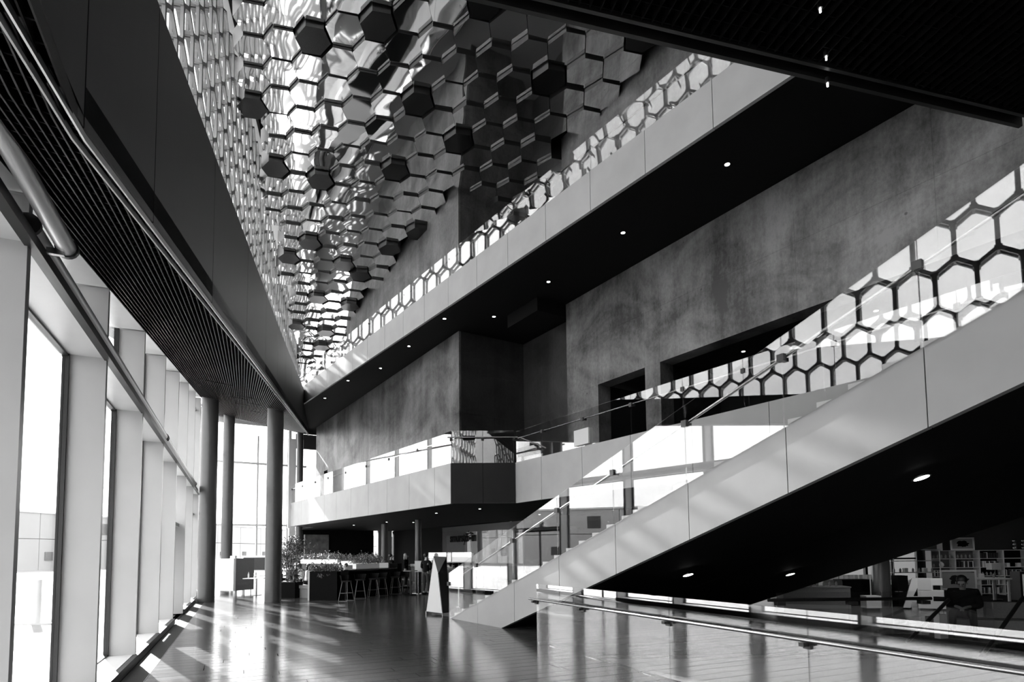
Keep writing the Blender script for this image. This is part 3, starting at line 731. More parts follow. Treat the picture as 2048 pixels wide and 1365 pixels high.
def join_bricks(lst, root, X, nm='far_glass_bricks'):
    m_ = MB(); vv = [tuple(v.co) for v in bm_.vertices]; ff = [tuple(p.vertices) for p in bm_.polygons]; mi = [p.material_index for p in bm_.polygons]
    for q in lst:
        b = len(m_.v); m_.v += [(v[0], v[1]+q[0], v[2]+q[1]) for v in vv]
        m_.f += [[b+k for k in f] for f in ff]; m_.mi += mi
    me = bpy.data.meshes.new(nm); me.from_pydata(m_.v, [], m_.f)
    for x in bm_.materials: me.materials.append(x)
    me.polygons.foreach_set('material_index', m_.mi); o = bpy.data.objects.new(nm, me); COL.objects.link(o); o.parent = root; o.matrix_local = X; o['kind'] = 'stuff'
if len(bl) > 290: join_bricks(bl[290:], uf, XU)
MB().box(-.5, .02, -26, 27.2, 18.5, 18.9).build('head_beam', M['hexframe'], uf, XU)
MB().box(-.6, 34, -26, 27.2, 18.9, 19.1).build('roof_deck', M['black'], ceil, XU)
bq = [(-7.0+4.2, 4), (18, 4), (8, 44), (-14.8, 44)]
MB().prism([(x, y, cz((x, y))+.61) for x, y in bq], [(x, y, cz((x, y))+.66) for x, y in bq]).build('ceiling_light_stop', M['black'], ceil)  # added black sheet above the panels, blocks light leaking through their gaps

# ---- end wall at u=42 (frame B)
ew = empty('wall_end', FB, kind='structure', label='glazed end wall of the foyer with tall windows', cat='wall')
def tn(px, u=42): 
    t = (px-1024)/1197.5*1.0; y = u/(-.5407*t+.8412); return .8412*t*y+.5407*y
mull = [4.4, 7.1, 9.0, 9.95]
for n_ in mull: MB().box(n_-.05, n_+.05, 41.9, 42.1, 0, 9.6).build('mullion', M['light'], ew)
MB().box(9.1, 9.5, 41.8, 42.1, 0, 9.6).build('pier', M['light'], ew)
for z_ in (3.7, 7.75): MB().box(3.6, 10.2, 41.85, 42.05, z_-.06, z_+.06).build('transom', M['light'], ew)
zz = [0, 3.64, 7.69, 10.3]
nn_ = [1.5, 4.35, 7.05, 8.95]
for za, zb_ in zip(zz[:-1], zz[1:]):
    for a, b in zip(nn_[:-1], nn_[1:]): MB().box(a+.05, b-.02, 42.0, 42.02, za+.06, zb_-.06).build('glass_pane', M['wglass'], ew)
MB().box(9.5, 11.0, 42, 42.02, 4.5, 9.0).build('glass_pane', M['wglass'], ew)
MB().box(1.5, 9.5, 41.95, 42.1, 10.3, 10.9).build('head_beam', M['light'], ew)
MB().box(9.5, 13.3, 41.95, 42.2, 9.0, 10.0).build('lintel', M['dark'], ew)
MB().box(9.9, 15.0, 41.9, 42.2, 0, 4.4).build('solid_wall', M['soffit'], ew)
MB().box(11.0, 20, 42.0, 42.2, 4.4, 10).build('solid_wall', M['soffit'], ew)
MB().box(15.35, 15.6, 41.9, 42.2, 0, 3.4).box(15.8, 16.4, 41.9, 42.1, 0, 3.4).build('pier', M['mid'], ew)
MB().box(9.0, 9.3, 41.7, 42.0, 0, .3).build('base_block', M['dark'], ew)
XEW = FB @ Matrix.Translation((0, 42.3, 0)) @ Matrix.Rotation(math.pi/2, 4, 'Z')
lst = []
for j in range(0, 6):
    for i in range(0, 24): lst.append((-(2.0+i*WD+(j % 2)*WD/2), 11.9+j*rowh))
join_bricks(lst, ew, FB @ Matrix.Translation((0, 42.0, 0)) @ Matrix.Rotation(math.pi/2, 4, 'Z') if 0 else Matrix.Translation((0, 42.0, 0)) @ Matrix.Rotation(math.pi/2, 4, 'Z'))
# left facade continuing past the column to the end wall
lw = empty('wall_left', FA, kind='structure', label='glazed left wall past the first column', cat='wall')
for u_ in (30, 33, 36, 39, 41.5): MB().box(-1.98, -1.72, u_-.06, u_+.06, 0, sof_at(-1.6, u_)).build('fin', M['fin'], lw)
for a, b in zip((26.98, 30, 33, 36, 39), (30, 33, 36, 39, 41.5)):
    MB().prism([(-1.9, a+.06, .1), (-1.9, b-.06, .1), (-1.9, b-.06, sof_at(-1.6, b)), (-1.9, a+.06, sof_at(-1.6, a))], [(-1.88, a+.06, .1), (-1.88, b-.06, .1), (-1.88, b-.06, sof_at(-1.6, b)), (-1.88, a+.06, sof_at(-1.6, a))]).build('glass_pane', M['wglass'], lw)
    MB().box(-1.95, -1.8, a, b, 0, .12).build('sill', M['white'], lw)
for z_ in (3.4, 7.6): MB().tube((-1.75, 25.6, z_), (-1.75, 41.5, z_), .05).build('transom_tube', M['satin'], lw)

# ---- closing walls behind the camera and on the right
cl = MB(); cl.box(-9, 34, -12.2, -12, -.2, 18.8).box(33.8, 34, -12, 60, -.2, 18.8)
cl.build('wall_back', M['dark'], X=FA, kind='structure', label='plain wall behind the camera', cat='wall')
MB().box(16.45, 16.7, 17.2, 42, 0, 3.39).build('wall_core', M['soffit'], X=FB, kind='structure', label='black core wall behind the cafe', cat='wall')
MB().box(16.45, 30, 34, 34.2, 3.39, 10).build('wall_core_side', M['soffit'], X=FB, kind='structure', label='black wall above the shop', cat='wall')
# shop ceiling
sc_ = [tuple(PB(16.3, 17)[:2]), tuple(PB(16.3, -6)[:2]), (30, -4), (36, 32), (14, 36)]
MB().slab([(p[0], p[1]) for p in sc_], 3.39, 3.5).build('ceiling_shop', M['soffit'], kind='structure', label='black ceiling over the shop', cat='ceiling')

# ================================================================== OUTSIDE
MB().box(-400, 300, -200, 400, -.4, -.3).build('ground', M['ground'], kind='structure', label='bright quay outside the windows', cat='ground')
pav = empty('pavement', FA, kind='structure', label='paving outside the left windows', cat='pavement')
MB().box(-14, -1.75, -14, 60, -.29, -.04).build('paving_bed', M['paving'], pav)
for i in range(22):
    for j in range(4):
        MB().box(-2.9-j*1.0, -1.91-j*1.0, -2+i*1.0, -1.01+i*1.0+.0, -.04, -.02).build('paving_slab', M['paving'], pav)
bld = empty('quay_building', label='long pale panelled building across the quay outside the left windows', cat='building')
Q0 = Vector((-75, 95)); Q1 = Vector((-66, 158)); qd = (Q1-Q0).normalized(); qaz = math.atan2(qd.x, qd.y); XQ = Matrix.Translation((Q0.x, Q0.y, 0)) @ fr(qaz)
for i in range(-8, 22):
    MB().box(-8, 0, i*9+.05, i*9+8.95, -.3, 4.6).build('wall_panel', M['bld'], bld, XQ)
    MB().box(-8, .03, i*9+.05, i*9+8.95, 4.7, 8.75).build('wall_panel', M['bld'], bld, XQ)
    if i % 2: MB().box(-.05, .08, i*9+3, i*9+5.2, 5.6, 7.6).build('building_window', M['bldw'], bld, XQ)
    MB().box(-.02, .12, i*9+1, i*9+2.4, 1.2, 2.6).build('building_window', M['bldw'], bld, XQ)
MB().box(-8, .2, -72, 198, 8.75, 9.0).build('roof_edge', M['light'], bld, XQ)
bd2 = empty('bollard', at(-12.55, 15.9, -.04), label='white bollard post with a cross foot on the paving outside', cat='bollard')
MB().tube((0, 0, .06), (0, 0, 1.2), .1, n=14).build('post', M['white'], bd2); MB().box(-.55, .55, -.09, .09, 0, .07).build('foot', M['light'], bd2)
MB().box(-45, 45, 58, 60, -.3, 6.5).build('street_building', M['bld'], X=at(60, 8, 0), label='pale street building beyond the shop windows', cat='building')

# ================================================================== CAFE
def chair(x, y, rz, label, grp='dark cafe chairs'):
    t = empty('chair', at(x, y, 0, rz), label=label, cat='chair', group=grp)
    MB().box(-.21, .21, -.21, .21, .43, .47).build('seat', M['cloth'], t)
    MB().prism([(-.2, .19, .47), (.2, .19, .47), (.2, .26, .86), (-.2, .26, .86)], [(-.2, .22, .47), (.2, .22, .47), (.2, .29, .86), (-.2, .29, .86)]).build('backrest', M['cloth'], t)
    for sx in (-1, 1):
        for sy in (-1, 1): MB().tube((sx*.18, sy*.18, .43), (sx*.22, sy*.22, 0), .013, n=6).build('leg', M['charcoal'], t)
    return t
def stool(x, y, rz, label, grp='bar stools at the dark counter', proto=[None]):
    X = at(x, y, 0, rz)
    if proto[0] is not None:
        return dup(proto[0], X=X, label=label)
    t = empty('bar_stool', X, label=label, cat='stool', group=grp)
    MB().lathe([(.05, .70), (.17, .71), (.2, .74), (.18, .755), (.05, .745)], n=18).build('seat', M['charcoal'], t)
    pts = []
    m_ = MB()
    for i in range(8):
        a0 = math.pi*(.5-.42+.84*i/8); a1 = math.pi*(.5-.42+.84*(i+1)/8)
        m_.prism([(.19*math.cos(a0), .19*math.sin(a0), .76), (.19*math.cos(a1), .19*math.sin(a1), .76), (.24*math.cos(a1), .25*math.sin(a1), .96), (.24*math.cos(a0), .25*math.sin(a0), .96)],
                 [(.2*math.cos(a0), .2*math.sin(a0), .76), (.2*math.cos(a1), .2*math.sin(a1), .76), (.25*math.cos(a1), .26*math.sin(a1), .96), (.25*math.cos(a0), .26*math.sin(a0), .96)])
    m_.build('backrest', M['black'], t)
    cs = []
    for sx in (-1, 1):
        for sy in (-1, 1):
            MB().tube((sx*.11, sy*.11, .71), (sx*.21, sy*.2, .012), .009, M['legsteel'], n=8).build('leg', None, t)
    m_ = MB(); z = .3; w_ = .175
    q = [(-w_, -w_, z), (w_, -w_, z), (w_, w_, z), (-w_, w_, z), (-w_, -w_, z)]; m_.path(q, .007)
    m_.build('footrest', M['legsteel'], t)
    q = [(-.21, -.2, .012), (.21, -.2, .012), (.21, .2, .012), (-.21, .2, .012), (-.21, -.2, .012)]; MB().path(q, .009).build('floor_frame', M['legsteel'], t)
    proto[0] = t; return t
# stools
for (x, y, rz, l) in [(-6.2, 22.45, 1.2, 'steel bar stool nearest the black planter box, turned sideways'),
                      (-5.98, 23.6, .3, 'bar stool half hidden behind the nearest stool'),
                      (-5.62, 24.3, .4, 'bar stool in the middle of the counter with bright legs'),
                      (-5.45, 25.1, .4, 'bar stool right of the middle stool'),
                      (-5.05, 25.9, .4, 'bar stool just left of the small round table'),
                      (-4.75, 26.6, .5, 'bar stool farthest right beside the round table')]:
    stool(x, y, rz, l)
# bar counter
XB = at(-6.62, 22.95, 0, -math.radians(17.6))
bar = empty('bar_counter', XB, label='long black bar counter behind the stools', cat='counter')
MB().box(-.55, 0, .62, 4.4, 0, 1.06).build('body', M['black'], bar)
MB().box(-.6, .06, .62, 4.45, 1.06, 1.12).build('worktop', M['blackgloss'], bar)
MB().box(-.5, .05, 4.5, 4.9, 0, 1.3).build('end_block', M['black'], bar)
# leaf clumps
def foliage(name, pts, n, size, mats, parent, X=None, up=.6, seed=1, spread=.2):
    rnd = random.Random(seed); m_ = MB()
    for _ in range(n):
        c0 = Vector(rnd.choice(pts))+Vector((rnd.gauss(0, spread), rnd.gauss(0, spread), abs(rnd.gauss(0, spread))))
        d = Vector((rnd.uniform(-1, 1), rnd.uniform(-1, 1), rnd.uniform(-.3, 1)*up*1.6)).normalized(); L = size*rnd.uniform(.6, 1.3)
        s_ = d.orthogonal().normalized(); s_.rotate(Matrix.Rotation(rnd.uniform(0, 6.28), 3, d)); w_ = min(L*.22, .035)
        mid = c0+d*L*.5+Vector((0, 0, .02)); tip = c0+d*L-Vector((0, 0, L*.15))
        m_.add([c0, mid+s_*w_, tip, mid-s_*w_], [(0, 1, 2, 3)], rnd.choice(mats))
    me = bpy.data.meshes.new(name); me.from_pydata([tuple(v) for v in m_.v], [], m_.f)
    for x in m_.mats: me.materials.append(x)
    me.polygons.foreach_set('material_index', m_.mi)
    o = bpy.data.objects.new(name, me); COL.objects.link(o)
    if parent is not None: o.parent = parent
    if X is not None: o.matrix_local = X
    o['kind'] = 'stuff'; return o
L1 = [M['leaf'], M['leaf2'], M['leaf2']]; L2 = [M['leaf'], M['leaf'], M['leaf2']]
# cube planter box
cu = empty('planter_box', at(-7.81, 22.95, 0, -.02), label='black cube planter box with trailing plants beside the bench', cat='planter')
m_ = MB().box(.06, 1.12, 0, .42, 0, 1.02).box(.06, 1.12, 0, .05, 1.02, 1.1).box(.06, 1.12, .37, .42, 1.02, 1.1).box(1.07, 1.12, 0, .42, 1.02, 1.1)
m_.build('box', M['black'], cu); MB().box(0, .06, 0, .42, 0, 1.12).build('side_panel', M['light'], cu, label='pale side panel')
foliage('foliage', [(x*.1, .2, 1.08) for x in range(1, 12)], 1300, .085, L2, cu, seed=3, spread=.12)
foliage('trailing_stems', [(.45, -.03, .95), (.5, -.03, .9), (.8, -.03, .96)], 40, .07, L1, cu, seed=5, spread=.04, up=-1)
# low planter with tall ficus
pl = empty('planter_box', at(-9.75, 24.3, 0, -.05), label='low black planter box with a tall leafy tree behind the free column', cat='planter')
MB().box(0, .98, 0, .8, 0, .62).build('box', M['black'], pl); MB().box(.04, .94, .04, .76, .62, .64).build('soil', M['soil'], pl)
tree = empty('ficus_tree', at(-9.25, 24.7, .6), label='tall bushy ficus tree growing in the low black planter', cat='plant')
m_ = MB(); m_.path([(0, 0, 0), (.06, 0, .5), (-.02, .05, 1.0), (.1, 0, 1.5)], .02); m_.path([(.06, 0, .5), (.3, 0, .9), (.35, .1, 1.3)], .014); m_.path([(.0, 0, .3), (-.25, 0, .8), (-.3, .1, 1.2)], .014)
m_.build('trunk', M['wood'], tree)
foliage('foliage', [(.1, 0, 1.3), (-.3, 0, .9), (.35, 0, 1.1), (-.1, .1, .6), (.2, 0, .8), (-.35, 0, .4), (.3, 0, .4), (.55, 0, 1.35), (.0, 0, 1.0), (.2, 0, 1.5)], 3000, .085, [M['leaf'], M['leaf'], M['leaf'], M['leaf2']], tree, seed=9, spread=.17)
gp = empty('potted_plant', at(-8.95, 24.5, .64), label='grey green grassy plant in the corner of the low planter', cat='plant')
MB().lathe([(.1, 0), (.14, .2)], n=12).build('pot', M['mid'], gp)
foliage('leaves', [(0, 0, .2)], 260, .3, [M['leaf2']], gp, seed=12, spread=.05, up=1.5)
# curved bench
be = empty('bench', at(-8.75, 25.2, 0), label='curved padded bench between planter and cube box', cat='bench')
m_ = MB(); m2 = MB()
arc = [(math.cos(t), math.sin(t)) for t in [math.radians(70-6*i) for i in range(9)]]
for (a, b) in zip(arc[:-1], arc[1:]):
    for mm, r0, r1, z0, z1 in ((m_, 1.1, 1.6, .38, .5), (m2, 1.15, 1.55, 0, .38)):
        mm.prism([(a[0]*r0-.3, a[1]*r0-1.8, z0), (a[0]*r1-.3, a[1]*r1-1.8, z0), (b[0]*r1-.3, b[1]*r1-1.8, z0), (b[0]*r0-.3, b[1]*r0-1.8, z0)],
                 [(a[0]*r0-.3, a[1]*r0-1.8, z1), (a[0]*r1-.3, a[1]*r1-1.8, z1), (b[0]*r1-.3, b[1]*r1-1.8, z1), (b[0]*r0-.3, b[1]*r0-1.8, z1)])
m_.build('cushion', M['seatpad'], be); m2.build('base', M['mid'], be)
# white hanging troughs with foliage, rows above the partition walls
def trough(x0, y0, x1, y1, z0, z1, label, seed, hi=.35):
    d = Vector((x1-x0, y1-y0)); L = d.length; rz = math.atan2(d.y, d.x)
    t = empty('plant_trough', at(x0, y0, 0, rz), label=label, cat='planter', group='white plant troughs over the cafe seats')
    MB().box(0, L, -.14, .14, z0, z1).build('trough', M['pod'], t); MB().box(.02, L-.02, -.06, .06, 0, z0).build('partition', M['dark'], t)
    foliage('foliage', [(L*i/30, 0, z1) for i in range(31)], int(620*L), .1, L1, t, seed=seed, spread=.12, up=hi*3)
trough(-10.9, 31.2, -8.4, 29.2, 1.28, 1.5, 'white plant trough at the left end of the back row', 21)
trough(-8.2, 29.1, -6.2, 27.9, 1.22, 1.42, 'white plant trough in the middle of the back row', 22)
trough(-6.95, 26.4, -6.05, 27.4, 1.1, 1.32, 'low white plant trough behind the bar end', 23)
bx = box('white_box', -.2, .2, -.15, .15, 0, .22, M['paper'], X=at(-5.72, 26.85, 1.125), label='small white box standing at the end of the bar', cat='box')
# booth pod
pod = empty('booth_sofa', label='white high-backed booth sofa with grey end beside the first column', cat='sofa')
a0 = Vector((-14.05, 27.6)); a1 = Vector((-12.47, 26.86)); a2 = Vector((-12.55+.1, 28.3))
d1 = (a1-a0).normalized(); n1 = Vector((-d1.y, d1.x))
def q3(p, z): return (p.x, p.y, z)
z0_, z1_ = .16, 1.6
bow = [a0, a0.lerp(a1, .5)-n1*.03, a1]
m_ = MB()
for p, q in zip(bow[:-1], bow[1:]): m_.prism([q3(p, z0_), q3(q, z0_), q3(q, z1_), q3(p, z1_)], [q3(p+n1*.12, z0_), q3(q+n1*.12, z0_), q3(q+n1*.12, z1_), q3(p+n1*.12, z1_)])
m_.build('back_panel', M['pod'], pod)
e_ = Vector((.45, 1.3)).normalized(); a3 = a1+e_*1.25; ne = Vector((-e_.y, e_.x))
MB().prism([q3(a1+e_*.02, z0_), q3(a3, z0_), q3(a3, z1_), q3(a1+e_*.02, z1_)], [q3(a1+e_*.02+ne*.12, z0_), q3(a3+ne*.12, z0_), q3(a3+ne*.12, z1_), q3(a1+e_*.02+ne*.12, z1_)]).build('end_panel', M['podside'], pod, label='grey end panel')
MB().prism([q3(a0+n1*.13, .38), q3(a1+n1*.13, .38), q3(a1+n1*.7+e_*.1, .38), q3(a0+n1*.7, .38)], [q3(a0+n1*.13, .5), q3(a1+n1*.13, .5), q3(a1+n1*.7+e_*.1, .5), q3(a0+n1*.7, .5)]).build('seat', M['podside'], pod)
for p in (a0+d1*.2+n1*.1, a1-d1*.15+n1*.08, a0+d1*.9+n1*.6, a3+ne*.06-e_*.12, a1+n1*.6): MB().tube((p.x, p.y, 0), (p.x, p.y, .2), .02, n=8).build('leg', M['steel'], pod)
# screen behind
tv = empty('screen_wall', at(-14.0, 31.0, 0, -.12), label='dark screen in a white frame behind the booth', cat='screen')
MB().box(0, 1.75, 0, .08, .85, 1.72).build('frame', M['pod'], tv); MB().box(.12, 1.45, -.02, .0, .98, 1.62).build('panel', M['blackgloss'], tv)
[MB().box(q, q+.1, 0, .06, 0, .85).build('leg', M['light'], tv) for q in (.05, 1.6)]
wb_ = box('white_box', 0, .25, 0, .2, 0, .12, M['pod'], X=at(-14.35, 30.5, 1.6), label='white lamp box on top of the booth edge', cat='box')
MB().box(.0, .3, .0, .25, 0, 1.6).build('pillar', M['pod'], X=at(-14.36, 30.48, 0), label='white slim pillar behind the booth', cat='pillar')
# tables
def table(x, y, w_, d, h, label, top=M['pod'], rz=0):
    t = empty('table', at(x, y, 0, rz), label=label, cat='table', group='cafe tables')
    MB().box(-w_/2, w_/2, -d/2, d/2, h-.03, h).build('tabletop', top, t)
    MB().tube((0, 0, .02), (0, 0, h-.03), .035, n=12).build('post', M['steel'], t); MB().lathe([(.24, 0), (.22, .02)], n=20).build('foot', M['steel'], t)
    return t
table(-11.2, 26.3, .9, .7, .75, 'white topped cafe table right of the booth')
table(-11.9, 29.6, 1.4, .7, .75, 'white topped cafe table behind the booth table')
table(-8.65, 27.6, .7, .6, .75, 'white topped cafe table behind the bench')
rt = empty('round_table', at(-4.3, 25.3, 0), label='tall dark round table at the right end of the bar stools', cat='table')
MB().lathe([(.3, 1.0), (.3, 1.03)], n=24).build('tabletop', M['mid'], rt); MB().tube((0, 0, .03), (0, 0, 1.0), .03).build('post', M['charcoal'], rt); MB().lathe([(.26, 0), (.24, .04)], n=24).build('foot', M['black'], rt)
for (x, y, rz, l) in [(-10.45, 26.65, 1.9, 'dark chair at the white table right of the booth'), (-11.0, 28.2, .3, 'dark chair further back near the booth'), (-10.6, 29.3, 2.4, 'dark chair behind the free column')]: chair(x, y, rz, l)
MB().lathe([(.035, 0), (.035, .16), (.012, .22), (.012, .26)], n=10).build('bottle', M['water'], X=at(-11.5, 26.2, .75), label='clear water bottle on the table by the booth', cat='bottle')
MB().lathe([(.03, 0), (.035, .1)], n=10).build('glass_tumbler', M['water'], X=at(-11.25, 26.2, .75), label='drinking glass on the table by the booth', cat='glass')

# service counter, sign wall, signs
XSC = FB
ctr = empty('service_counter', FB, label='long dark cafe service counter with pale top edge', cat='counter')
MB().box(14.2, 14.9, 24.5, 33, 0, 1.0).build('body', M['wood'], ctr); MB().box(14.1, 15.0, 24.4, 33.1, 1.0, 1.12).build('worktop', M['light'], ctr)
MB().box(14.1, 14.16, 24.5, 33, .12, .98).build('front_panel', M['blackgloss'], ctr)
art = empty('wall_picture', FB, label='large grey mottled picture on the black wall behind the cafe', cat='picture')
nL, nR = 10.15, 11.75
MB().box(nL, nR, 41.8, 41.88, 1.4, 3.1).build('canvas', mat('mottled_canvas', .09, .7, var=.5, scale=3), art); MB().box(nL-.06, nL, 41.78, 41.9, 1.4, 3.1).build('edge', M['light'], art)
sg = empty('sign_wall', FB, label='tall glossy glass sign wall with dark cafe lettering', cat='sign wall')
su = [24.4, 26.9, 29.6, 33.4]
for a, b in zip(su[:-1], su[1:]): MB().box(16.28, 16.3, a+.01, b-.01, .3, 3.3).build('glass_panel', M['sglass'], sg)
MB().box(16.34, 16.4, 24.4, 33.4, .3, 3.3).build('backing', mat('sign_backing', .2, .5), sg)
def text_obj(body, size, X, m, name, parent=None, extrude=.01, offset=0.0, shear=0, sx=1):
    cu_ = bpy.data.curves.new('text', 'FONT'); cu_.body = body; cu_.size = size; cu_.extrude = extrude; cu_.offset = offset; cu_.shear = shear
    cu_.align_x = 'CENTER'; cu_.align_y = 'CENTER'
    to = bpy.data.objects.new('t', cu_); COL.objects.link(to); bpy.context.view_layer.update()
    me = bpy.data.meshes.new_from_object(to.evaluated_get(bpy.context.evaluated_depsgraph_get())); bpy.data.objects.remove(to)
    me.name = name; me.materials.clear(); me.materials.append(m)
    o = bpy.data.objects.new(name, me); COL.objects.link(o)
    if parent: o.parent = parent
    o.matrix_local = X @ Matrix.Diagonal((sx, 1, 1, 1)); return o
XT = Matrix.Translation((16.25, 30.6, 2.62)) @ Matrix.Rotation(-math.pi/2, 4, 'Z') @ Matrix.Rotation(math.pi/2, 4, 'X')
text_obj('smurstöðin', .7, XT, M['black'], 'lettering', sg, offset=.02, sx=.98)
MB().prism([(16.24, 30.42, 2.2), (16.24, 30.47, 2.2), (16.24, 29.85, 3.0), (16.24, 29.8, 3.0)], [(16.26, 30.42, 2.2), (16.26, 30.47, 2.2), (16.26, 29.85, 3.0), (16.26, 29.8, 3.0)]).build('slash_stroke', M['black'], sg)
# display case
dc = empty('display_case', at(-3.75, 26.6, 0, -.12), label='glass topped food display case behind the prism stand', cat='display case')
MB().box(0, 2.0, 0, .7, 0, 1.0).build('body', M['blackgloss'], dc); MB().box(0, 2.0, 0, .7, 1.32, 1.36).box(0, .03, 0, .7, 1.0, 1.32).box(1.97, 2, 0, .7, 1.0, 1.32).build('frame', M['light'], dc)
MB().box(.03, 1.97, 0, .01, 1.36, 1.78).build('glass_screen', M['sglass'], dc); MB().box(.0, 2.0, .3, .34, 1.36, 1.74).build('back_screen', M['pod'], dc)
for i in range(6): MB().lathe([(.1, 0), (.1, .02), (.05, .09), (.01, .12)], n=10).build('cake', M['mid'] if i % 2 else M['light'], X=at(-3.5+i*.3, 26.9-.12*(i*.3), 1.003), label='small cake in the food display case, %s from the left' % ('first', 'second', 'third', 'fourth', 'fifth', 'sixth')[i], cat='cake', group='cakes in the display case')
# sign post
spn = empty('menu_stand', at(-4.13, 26.3, 0, -.1), label='slim steel menu stand with a small framed board', cat='sign')
MB().tube((0, 0, .02), (0, 0, .95), .025, M['steel'], n=12).build('pole', None, spn); MB().box(-.26, .26, -.05, .05, 0, .02).box(-.05, .05, -.26, .26, 0, .02).build('base', M['steel'], spn)
MB().box(-.15, .17, -.02, .03, .94, 1.42).build('board', M['light'], spn); MB().box(-.11, .13, -.03, -.02, .99, 1.37).build('menu_sheet', M['paper'], spn)
# second post sign (white pole behind glass)
sp2 = empty('barrier_post', at(-1.75, 19.6, 0), label='white slim post beside the stair foot', cat='post')
MB().tube((0, 0, 0.02), (0, 0, .95), .03, M['white'], n=12).build('post', None, sp2); MB().lathe([(.12, 0), (.12, .02)]).build('foot', M['steel'], sp2)
# prism stand
ms = empty('prism_stand', label='tall twisted white and black prism stand near the stair foot', cat='sign')
Bq = [Vector((-2.49, 17.3, .09)), Vector((-1.97, 16.85, .07)), Vector((-1.78, 17.15, .07)), Vector((-2.2, 17.6, .07))]
T0 = Vector((-2.27, 17.25, 1.66)); T1 = Vector((-1.88, 17.1, 1.64)); T2 = Vector((-2.05, 17.45, 1.62)); MM = Vector((-2.1, 16.95, 1.17))
def pface(name, loop, m, lbl=None):
    cen = sum((Vector(v) for v in [*Bq, T0, T1]), Vector())/6; cen.z = .8
    me = MB(); n_ = (loop[1]-loop[0]).cross(loop[2]-loop[0]).normalized()
    if n_.dot(loop[0]-cen) > 0: n_ = -n_
    me.prism([tuple(v) for v in loop], [tuple(v+n_*.012) for v in loop]); me.build(name, m, ms, label=lbl)
pface('white_face', [Bq[0], Bq[1], MM, T0], M['light'], 'white tapering face')
pface('gradient_face', [T0, MM, T1], M['charcoal'], 'dark grey triangular face')
pface('black_face', [Bq[1], Bq[2], T1, MM], M['blackgloss'], 'black face')
pface('back_face', [Bq[2], Bq[3], T2, T1], M['black']); pface('side_face', [Bq[3], Bq[0], T0, T2], M['black']); pface('top_face', [T0, T1, T2], M['black'])
for b in Bq[:3]: MB().tube((b.x, b.y+.04, 0), (b.x, b.y+.04, .1), .02, n=8).build('foot', M['steel'], ms)

# ---- people
def skin_mesh(name, pts, edges, mat_, parent, sub=1, X=None, root=0):
    me = bpy.data.meshes.new(name); me.from_pydata([p[0] for p in pts], edges, [])
    o = bpy.data.objects.new(name, me); COL.objects.link(o)
    mo = o.modifiers.new('skin', 'SKIN')
    for i, sv in enumerate(me.skin_vertices[0].data):
        r_ = pts[i][1]; sv.radius = (r_, r_) if not isinstance(r_, tuple) else r_
        sv.use_root = (i == root)
    mo.use_smooth_shade = True
    sb_ = o.modifiers.new('sub', 'SUBSURF'); sb_.levels = sub; sb_.render_levels = sub
    bpy.context.view_layer.update()
    m2_ = bpy.data.meshes.new_from_object(o.evaluated_get(bpy.context.evaluated_depsgraph_get())); bpy.data.objects.remove(o)
    m2_.name = name; m2_.materials.clear(); m2_.materials.append(mat_)
    for p in m2_.polygons: p.use_smooth = True
    o = bpy.data.objects.new(name, m2_); COL.objects.link(o)
    if parent: o.parent = parent
    if X is not None: o.matrix_local = X
    return o
